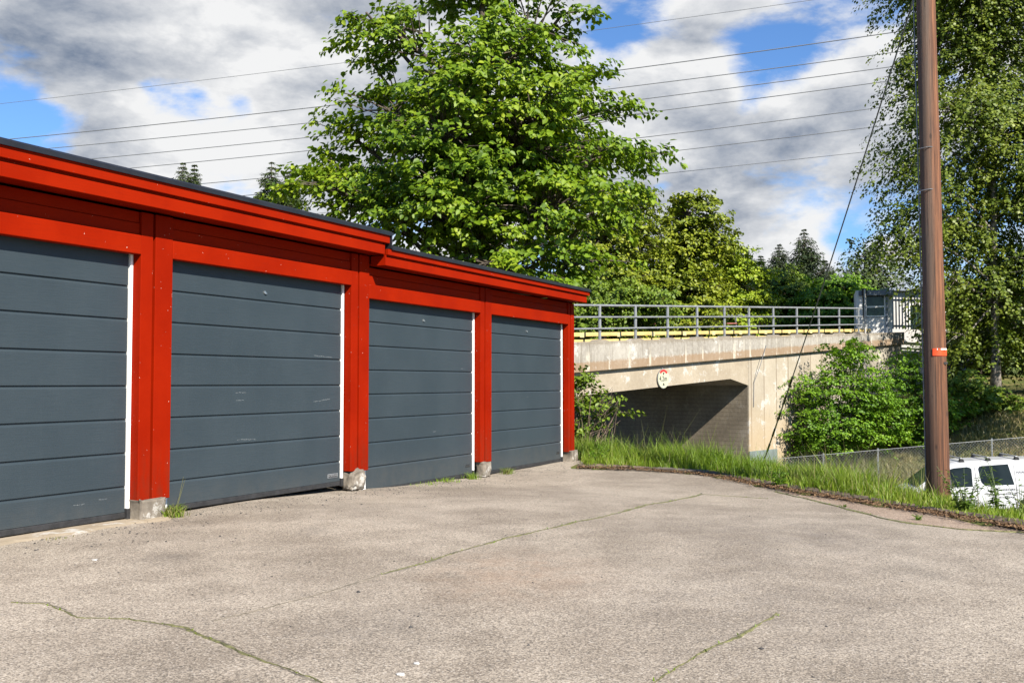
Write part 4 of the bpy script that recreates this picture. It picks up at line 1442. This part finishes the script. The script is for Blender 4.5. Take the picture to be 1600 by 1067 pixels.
# ------------------------------------------------------------------ chain link fence
f0, f1 = at(1150, 722, 36.2), at(1700, 674, 35)
fc = thing('chain_link_fence', 'grey chain link fence on thin posts behind the white van', 'fence', (f0[0], f0[1], 0))
fx = f1 - f0
Lf = np.linalg.norm(fx[:2])
pxs = [1203, 1290, 1376, 1464, 1553, 1640]
mb = MB()
HF = 1.25
for p_ in pxs:
    k = (p_ - 1150) / 550
    q = fx * k
    zt2 = f0[2] + fx[2] * k
    MB().tube([(q[0], q[1], zt2 - HF - .7), (q[0], q[1], zt2 + .06)], .032, 8).build('post', M['steel'], fc)
mesh_ = MB()
ns = int((Lf + HF) / .105)
for sgn in (1, -1):
    for i in range(ns):
        u0 = -HF + i * .105
        a_ = (u0, 0.) if sgn > 0 else (u0, HF)
        pts = []
        for e in (0, 1):
            uu = u0 + e * HF
            zz = e * HF if sgn > 0 else HF - e * HF
            pts.append((uu, zz))
        (ua, za), (ub, zb2) = pts
        if ub < 0 or ua > Lf: continue
        if ua < 0: za += (zb2 - za) * (-ua / HF); ua = 0
        if ub > Lf: zb2 = za + (zb2 - za) * (Lf - ua) / (ub - ua); ub = Lf
        P = []
        for (uu, zz) in ((ua, za), (ub, zb2)):
            k = uu / Lf
            P.append((fx[0] * k, fx[1] * k - .04, f0[2] + fx[2] * k - HF + zz))
        mesh_.tube(P, .0045, 3, False)
mesh_.build('wire_mesh', M['mesh'], fc)
MB().tube([(fx[0] * k, fx[1] * k - .04, f0[2] + fx[2] * k) for k in (0, .5, 1)], .008, 5).build('top_wire', M['mesh'], fc)

# ------------------------------------------------------------------ van
vr = at(1595, 790, 30)                       # rear axle
vz = 1.12 - 210.5 * 30 / F
hd = math.atan2(.10, -1)
van = thing('parked_van', 'white panel van with roof bars parked below the lot behind the grass', 'van', (vr[0], vr[1], vz), hd)
van.rotation_euler = (0, math.radians(2.6), hd)
# local: x forward from the rear axle, y to the left side, z up
ST = [  # x, z_bottom, z_belt, z_roof, half width low, half width roof
    (-.86, .42, 1.00, 1.62, .80, .62), (-.80, .34, 1.02, 1.74, .86, .68), (-.55, .30, 1.03, 1.78, .90, .72), (.3, .28, 1.04, 1.80, .905, .735), (1.2, .28, 1.04, 1.80, .905, .735),
    (1.9, .28, 1.03, 1.79, .905, .725), (2.25, .28, 1.02, 1.70, .90, .70), (2.75, .28, 1.01, 1.36, .90, .70), (3.12, .28, 1.00, 1.09, .89, .76), (3.3, .28, .95, 1.02, .87, .76), (3.6, .30, .84, .90, .82, .70), (3.76, .36, .70, .76, .72, .58)]
vs, fs = [], []
for (x, b0, bl, rf_, w0, w1) in ST:
    half = [(w0 - .10, b0), (w0, b0 + .14), (w0 + .012, (b0 + bl) / 2), (w0, bl), (w1 + (w0 - w1) * .12, rf_ - .10 * min(1, (rf_ - bl) * 3)), (w1 - .05, rf_ - .03 * min(1, (rf_ - bl) * 3)), (w1 - .22, rf_)]
    ring = half + [(-y, z) for y, z in half[::-1]]
    vs += [(x, y, z) for y, z in ring]
n_ = 14
for i in range(len(ST) - 1):
    for j in range(n_):
        k = (j + 1) % n_
        fs.append((i * n_ + j, i * n_ + k, (i + 1) * n_ + k, (i + 1) * n_ + j))
fs += [tuple(range(n_)), tuple((len(ST) - 1) * n_ + j for j in range(n_))]
body = MB().add(vs, fs).build('body', M['vanwhite'], van, .015)


def side_y(x, z):
    """surface of the left side at x, z"""
    X = [q[0] for q in ST]
    bl = np.interp(x, X, [q[2] for q in ST]); rf_ = np.interp(x, X, [q[3] for q in ST])
    w0 = np.interp(x, X, [q[4] for q in ST]); w1 = np.interp(x, X, [q[5] for q in ST])
    if z <= bl: return w0 + .012
    k = (z - bl) / max(.01, rf_ - .10 - bl)
    return w0 + (w1 + (w0 - w1) * .12 - w0) * k


def side_panel(name, pts, mat, off=.014, parent=None):
    c_ = np.mean(pts, axis=0)
    ring = resample(list(pts) + [pts[0]], .07)[:-1]
    v_ = [(c_[0], side_y(*c_) + off, c_[1])] + [(x, side_y(x, z) + off, z) for x, z in ring]
    v_ += [(x, side_y(x, z) - .02, z) for x, z in ring]
    n = len(ring)
    f_ = [(0, 1 + i, 1 + (i + 1) % n) for i in range(n)] + [(1 + i, 1 + n + i, 1 + n + (i + 1) % n, 1 + (i + 1) % n) for i in range(n)]
    return MB().add(v_, f_).build(name, mat, parent or van)


side_panel('window', [(.46, 1.10), (1.26, 1.10), (1.36, 1.18), (1.40, 1.60), (1.35, 1.65), (.56, 1.68)], M['glass'])
side_panel('window', [(1.62, 1.08), (2.95, 1.08), (2.80, 1.22), (2.44, 1.48), (2.10, 1.61), (1.68, 1.64), (1.59, 1.58)], M['glass'])
side_panel('quarter_pane', [(2.28, 1.12), (2.80, 1.115), (2.66, 1.25), (2.36, 1.46), (2.28, 1.48)], M['glass2'], .019)
side_panel('window_pillar', [(2.20, 1.10), (2.27, 1.10), (2.27, 1.50), (2.20, 1.53)], M['black'], .021)
for x_ in (1.49, .40):
    side_panel('door_seam', [(x_, .40), (x_ + .014, .40), (x_ + .014, 1.66), (x_, 1.66)], M['grey'], .003)
side_panel('slide_rail', [(-.55, 1.045), (.38, 1.045), (.38, 1.07), (-.55, 1.07)], M['grey'], .007)
side_panel('door_handle', [(1.35, 1.03), (1.47, 1.03), (1.47, 1.055), (1.35, 1.055)], M['grey'], .02)
# windscreen: between cowl and roof edge
wv = [(2.30, .60, 1.672), (2.30, -.60, 1.672), (3.10, -.70, 1.105), (3.10, .70, 1.105)]
nrm = np.array([.57, 0, .82]) * .02
MB().add([np.array(q) + nrm for q in wv] + [np.array(q) - nrm for q in wv], [(0, 1, 2, 3), (7, 6, 5, 4), (0, 4, 5, 1), (1, 5, 6, 2), (2, 6, 7, 3), (3, 7, 4, 0)]).build('windscreen', M['glass2'], van)
for y_ in (.68, -.68):
    MB().box(3.56, 3.72, y_ - .14, y_ + .14, .66, .82).build('headlight', M['lamp'], van, .03)
MB().box(2.72, 2.84, .93, 1.10, 1.06, 1.22).box(2.74, 2.80, .86, .94, 1.06, 1.10).build('mirror', M['black'], van, .03)
for x_ in (1.80, 1.05, .25):
    rb = MB().box(x_ - .035, x_ + .035, -.62, .62, 1.865, 1.895).build('roof_bar', M['rail'], van, .01)
    for y_ in (.60, -.60):
        MB().prism([(x_ - .08, 1.755), (x_ + .08, 1.755), (x_ + .045, 1.864), (x_ - .045, 1.864)], y_ - .06, y_ + .06).build('foot', M['black'], rb, .01)
for x_ in (0, 2.75):
    for sgn in (1, -1):
        wl = MB()
        ring = [(.20, -.09), (.27, -.10), (.31, -.07), (.315, 0), (.31, .07), (.27, .10), (.20, .09)]
        vv, ff = [], []
        for i in range(28):
            a = 2 * PI * i / 28
            for r_, y_ in ring: vv.append((r_ * math.cos(a), y_, r_ * math.sin(a)))
        for i in range(28):
            for j in range(6):
                p_, q_ = i * 7 + j, ((i + 1) % 28) * 7 + j
                ff.append((p_, q_, q_ + 1, p_ + 1))
        wh = thing('wheel', None, None)
        wh.parent = van
        wh.location = (x_, sgn * .80, .32)
        MB().add(vv, ff).build('tyre', M['tyre'], wh, smooth=True)
        MB().disc((0, -.05, 0), .205, 'y', .10, 28).build('rim', M['steel'], wh)
    # dark wheel arch
    arch = [(x_ + .40 * math.cos(a), .34 + .40 * math.sin(a)) for a in np.linspace(0, PI, 18)]
    side_panel('wheel_arch', [(x, max(z, .34)) for x, z in arch], M['black'], .004)
# lettering
text('lettering', 'HAAL', .105, M['grey'], van, (.235, side_y(.235, 1.44) + .014, 1.44), (PI / 2 - .25, 0, PI), .001)
text('lettering', 'A', .105, M['redtext'], van, (.06, side_y(.06, 1.44) + .014, 1.44), (PI / 2 - .25, 0, PI), .001)
text('lettering', 'ND', .105, M['grey'], van, (-.06, side_y(-.06, 1.44) + .014, 1.44), (PI / 2 - .25, 0, PI), .001)
rr = np.random.RandomState(3)
mb = MB()
for z_, xa, xb in ((.96, 1.0, .45), (.84, 1.0, .42), (.74, .9, .5)):
    x_ = xb
    while x_ < xa:
        ln_ = rr.uniform(.02, .06)
        for e in range(2):
            y_ = side_y(x_, z_) + .008
            mb.box(x_ + e * .0, x_ + ln_, y_ - .004, y_, z_ + e * .018 - .012, z_ + e * .018 - .004 + rr.uniform(0, .012))
        x_ += ln_ + .02
mb.build('small_print', M['grey'], van)

# ------------------------------------------------------------------ kerb stones, litter, small things on the lot
kp = resample(KERB[1:], .02)
gk = 'grey kerb stones half buried along the lot edge'
pos = 0
first = None
Lk = len(kp)
i = 20
rr = np.random.RandomState(9)
while i < Lk - 40:
    ln_ = int(rr.uniform(28, 46))
    a_, b_ = kp[i], kp[min(Lk - 1, i + ln_ - 3)]
    c_ = (a_ + b_) / 2
    dv = b_ - a_
    nrm = np.array([dv[1], -dv[0]]) / np.linalg.norm(dv)
    c_ = c_ + nrm * .09
    i += ln_
    if rr.rand() < .45: continue
    up_ = rr.choice([-.045, -.03, .0, .03], p=[.4, .3, .15, .15])
    o = rock('kerb_stone', (c_[0], c_[1], float(lotz(c_[0], c_[1])) + up_ - .02), (np.linalg.norm(dv) / 2, .07, .085), 200 + i, M['stone'], None, .88, .07, 3)
    o.rotation_euler = (rr.uniform(-.08, .08), rr.uniform(-.03, .03), math.atan2(dv[1], dv[0]))
    tag(o, 'grey kerb stone half buried in soil where the asphalt meets the grass', 'kerb stone', gk)
# bare soil between asphalt and grass
P_ = resample(KERB[1:], .05)
T_ = unit(np.gradient(P_, axis=0))
N_ = np.stack([T_[:, 1], -T_[:, 0]], 1)
vs, fs = [], []
rr = np.random.RandomState(17)
wo = np.convolve(rr.rand(len(P_) + 8), np.ones(5) / 5, 'same')[4:4 + len(P_)]
for i in range(len(P_)):
    for k, o_ in enumerate((.08 - .15 * (wo[i] - .3) + rr.uniform(-.025, .025), .10, .13, .16, .19 + .06 * wo[i])):
        q = P_[i] + N_[i] * o_
        g = max(float(gz(q[0], q[1])), lz1(q[0], q[1])) if o_ < .12 else float(gz(q[0], q[1]))
        vs.append((q[0], q[1], g + (-.005, .010, .016, .010, -.015)[k] + rr.uniform(-.004, .006)))
fs = [(5 * i + j, 5 * i + j + 1, 5 * i + j + 6, 5 * i + j + 5) for i in range(len(P_) - 1) for j in range(4)]
tag(MB().add(vs, fs).build('soil_edge', M['soil'], smooth=True), kind='structure')
# leaf litter along the kerb
n = 9000
idx = R.randint(30, Lk - 2, n)
q = kp[idx]
off = np.abs(R.randn(n)) * .09 - .05
tn = np.gradient(kp, axis=0)[idx]
tn = tn / np.linalg.norm(tn, axis=1)[:, None]
q = q - np.stack([-tn[:, 1], tn[:, 0]], 1) * (-off[:, None])
zz = .015 + np.maximum(lotz(q[:, 0], q[:, 1]) + .012, np.where(lotdist(q[:, 0], q[:, 1]) > .05, gz(q[:, 0], q[:, 1]) + .008, -9))
pos = np.concatenate([q, zz[:, None] + .02 * R.rand(n)[:, None]], 1)
o = leaf_mesh('leaf_litter', pos, R.randn(n, 3) * np.array([1, 1, .25]), np.array([0, 0, 1.]) + R.randn(n, 3) * .5, R.uniform(.010, .030, n), M['litter'], None, 'rhomb', .7)
tag(o, kind='stuff')
# grit and pebbles along the doors and over the lot
mb = MB()


def grit(x, y, r_):
    z = lz1(x, y)
    k = [(x + r_ * R.uniform(.6, 1.2) * math.cos(a), y + r_ * R.uniform(.6, 1.2) * math.sin(a)) for a in np.arange(5) * 2 * PI / 5 + R.rand()]
    mb.add([(a, b_, z + .001) for a, b_ in k] + [(x + R.randn() * r_ * .2, y, z + r_ * R.uniform(.4, .9))], [(j, (j + 1) % 5, 5) for j in range(5)])


for _ in range(700):
    s_, n_ = R.uniform(-2, 9), abs(R.randn()) * .45 + .12
    q = GO + GD * s_ + GN * n_
    grit(q[0], q[1], R.uniform(.003, .012))
for _ in range(260):
    q = (R.uniform(-4, 4), R.uniform(3.2, 13))
    if lotdist(np.array([q[0]]), np.array([q[1]]))[0] < -.1 and (np.array(q) - GO) @ GN > .2: grit(q[0], q[1], R.uniform(.003, .009))
for p_ in [(845, 773), (510, 782), (565, 788), (560, 925 / 1.0), (1283 / 2, 800 + 360 / 2), (1096, 771), (1190, 1013)]:
    q = on_lot(*p_)
    grit(q[0], q[1], .016)
tag(mb.build('grit', M['pebble']), kind='stuff')
for j, (p_, lab) in enumerate([((626, 1054), 'white paper flake on the asphalt at the bottom edge, larger of two'), ((651, 1037), 'small white flake just behind the larger one at the bottom edge'), ((148, 875), 'pale flat pebble on the asphalt near the first garage door')]):
    q = on_lot(*p_)
    o = rock('paper_flake' if j < 2 else 'pebble', tuple(q + np.array([0, 0, .003])), (.016 - .005 * (j == 1), .012 - .003 * (j == 1), .004), 300 + j, M['whitebit'], None, .3, .4, 3)
    tag(o, lab, 'litter' if j < 2 else 'pebble')


# ------------------------------------------------------------------ weeds
def weed(name, label, base, n_stem, h_, spread, lsize, seed, mat, cat='weed', wide=.42, per=16, group=None):
    rr = np.random.RandomState(seed)
    root = thing(name, label, cat, tuple(base), 0, group)
    mb = MB()
    pos, dr, nm, sz = [], [], [], []
    for i in range(n_stem):
        a = rr.rand() * 2 * PI
        o = np.array([math.cos(a), math.sin(a), 0])
        hh = h_ * rr.uniform(.55, 1.05)
        st0 = o * rr.rand() * spread * .3
        tip = st0 + o * spread * rr.uniform(.2, 1) + np.array([0, 0, hh])
        mid = st0 + (tip - st0) * .5 - o * spread * .12 + np.array([0, 0, .04 * hh])
        mb.tube([st0 + np.array([0, 0, -.03]), mid, tip], [.004, .003, .0015], 5, False)
        k = rr.uniform(.12, 1, per)
        p = st0 * ((1 - k) ** 2)[:, None] + mid * (2 * k * (1 - k))[:, None] + tip * (k ** 2)[:, None]
        aa = rr.rand(per) * 2 * PI
        d_ = np.stack([np.cos(aa), np.sin(aa), rr.uniform(-.3, .6, per)], 1)
        pos.append(p); dr.append(d_); nm.append(np.array([0, 0, 1.]) + rr.randn(per, 3) * .3)
        sz.append(lsize * rr.uniform(.5, 1.15, per) * (1.15 - .5 * k))
    mb.build('stem', M['weed'], root)
    leaf_mesh('leaves', np.concatenate(pos), np.concatenate(dr), np.concatenate(nm), np.concatenate(sz), mat, root, 'broad', wide)
    return root


def gpt(px, py, Y):
    q = at(px, py, Y)
    return (q[0], q[1], float(gz(q[0], q[1])))


weed('weed', 'bushy dark leaved weed just right of the utility pole foot', gpt(1508, 800, 9.2), 16, .40, .24, .055, 1, M['weed'])
weed('weed', 'feathery tall weed in front of the van window', gpt(1560, 800, 9.4), 7, .48, .16, .07, 2, M['weed'], wide=.26)
weed('weed', 'pale leafy weed in front of the van rear wheel', gpt(1595, 800, 9.3), 9, .34, .22, .05, 3, M['weed'])
weed('weed', 'sprawling weed at the kerb left of the first kerb stone', (*on_lot(1216, 764)[:2], on_lot(1216, 764)[2]), 9, .24, .10, .055, 4, M['bush'])
weed('weed', 'small green weed in the long mossy crack', tuple(on_lot(1434, 813)), 8, .05, .05, .035, 5, M['bush'], per=8)
weed('weed', 'tiny weed sprouting in the crack near the strip', tuple(on_lot(1318, 792)), 5, .03, .04, .025, 6, M['bush'], per=7)
weed('weed', 'broad leaved weed in the grass left of the underpass corner', gpt(1130, 735, 14.4), 8, .30, .25, .06, 7, M['bush'])
weed('weed', 'leafy weed in the verge beside the last garage post', gpt(930, 725, 15.3), 9, .30, .25, .07, 8, M['bush'])


def tuft(name, label, base, n, h_, spread, seed, mats=('grass',), group=None):
    root = thing(name, label, 'grass tuft', tuple(base), 0, group)
    for m2 in mats:
        q = R.randn(n, 2) * spread
        P = np.concatenate([q, np.zeros((n, 1)) - .005], 1)
        blades('blades', P, h_ * (.4 + .7 * R.rand(n)), .0035, .9, M[m2], root)
    return root


loc = lambda s_, n_: (lambda q: (q[0], q[1], lz1(q[0], q[1])))(GO + GD * s_ + GN * n_)
t1 = tuft('grass_tuft', 'green and straw grass tuft at the stone foot of the first red post', loc(.36, .15), 150, .13, .05, 1, ('grass', 'grassdry'))
MB().tube([(.0, .03, 0), (.045, .05, .16), (.075, .06, .33)], [.0025, .002, .001], 5).tube([(.02, .02, 0), (.05, .045, .15), (.085, .075, .31)], [.0025, .002, .001], 5).build('stalk', M['grassdry'], t1)
tuft('grass_tuft', 'short grass growing under the third garage door', loc(5.0, .10), 120, .07, .10, 2)
tuft('grass_tuft', 'grass tuft under the right end of the third garage door', loc(5.66, .12), 110, .12, .05, 3)
tuft('grass_tuft', 'sparse grass under the left half of the third garage door', loc(4.45, .10), 60, .05, .12, 4)
tuft('grass_tuft', 'small lone grass tuft in front of the fourth garage door', loc(6.62, .16), 90, .11, .04, 5, ('grass', 'grassdry'))
tuft('grass_tuft', 'flat faded grass tuft on the asphalt by the first garage door', loc(-.95, .34), 40, .03, .04, 6, ('grassdry',))

# shrub with bare twigs at the garage corner
sb = at(915, 705, 18)
sbz = float(gz(sb[0], sb[1]))
sh = make_tree('shrub', 'shrub with bare brown twigs beside the last garage post', 'shrub', (sb[0], sb[1], sbz),
               plobes([(905, 590, 16, 24), (915, 630, 26, 22), (940, 625, 24, 14), (905, 660, 20, 26), (950, 640, 14, 12), (890, 600, 20, 30)], 18, 1.0), 250, .30, 9, .07, M['mid'], M['twig'], .05, (sb[0], sb[1], 1.5), 71, bush=True, gap=.2)
mb = MB()
rr = np.random.RandomState(5)
for i in range(70):
    e = at(rr.uniform(900, 972), rr.uniform(600, 690), 18 + rr.uniform(-.6, .6)) - np.array([sb[0], sb[1], sbz])
    s0 = np.array([rr.uniform(-.15, .15), rr.uniform(-.2, .2), 0])
    md = (s0 + e) / 2 + rr.randn(3) * .12 + np.array([-.08, 0, .05])
    mb.tube([s0, md, e], [.010, .007, .003], 4, False)
mb.build('bare_twigs', M['twig'], sh)
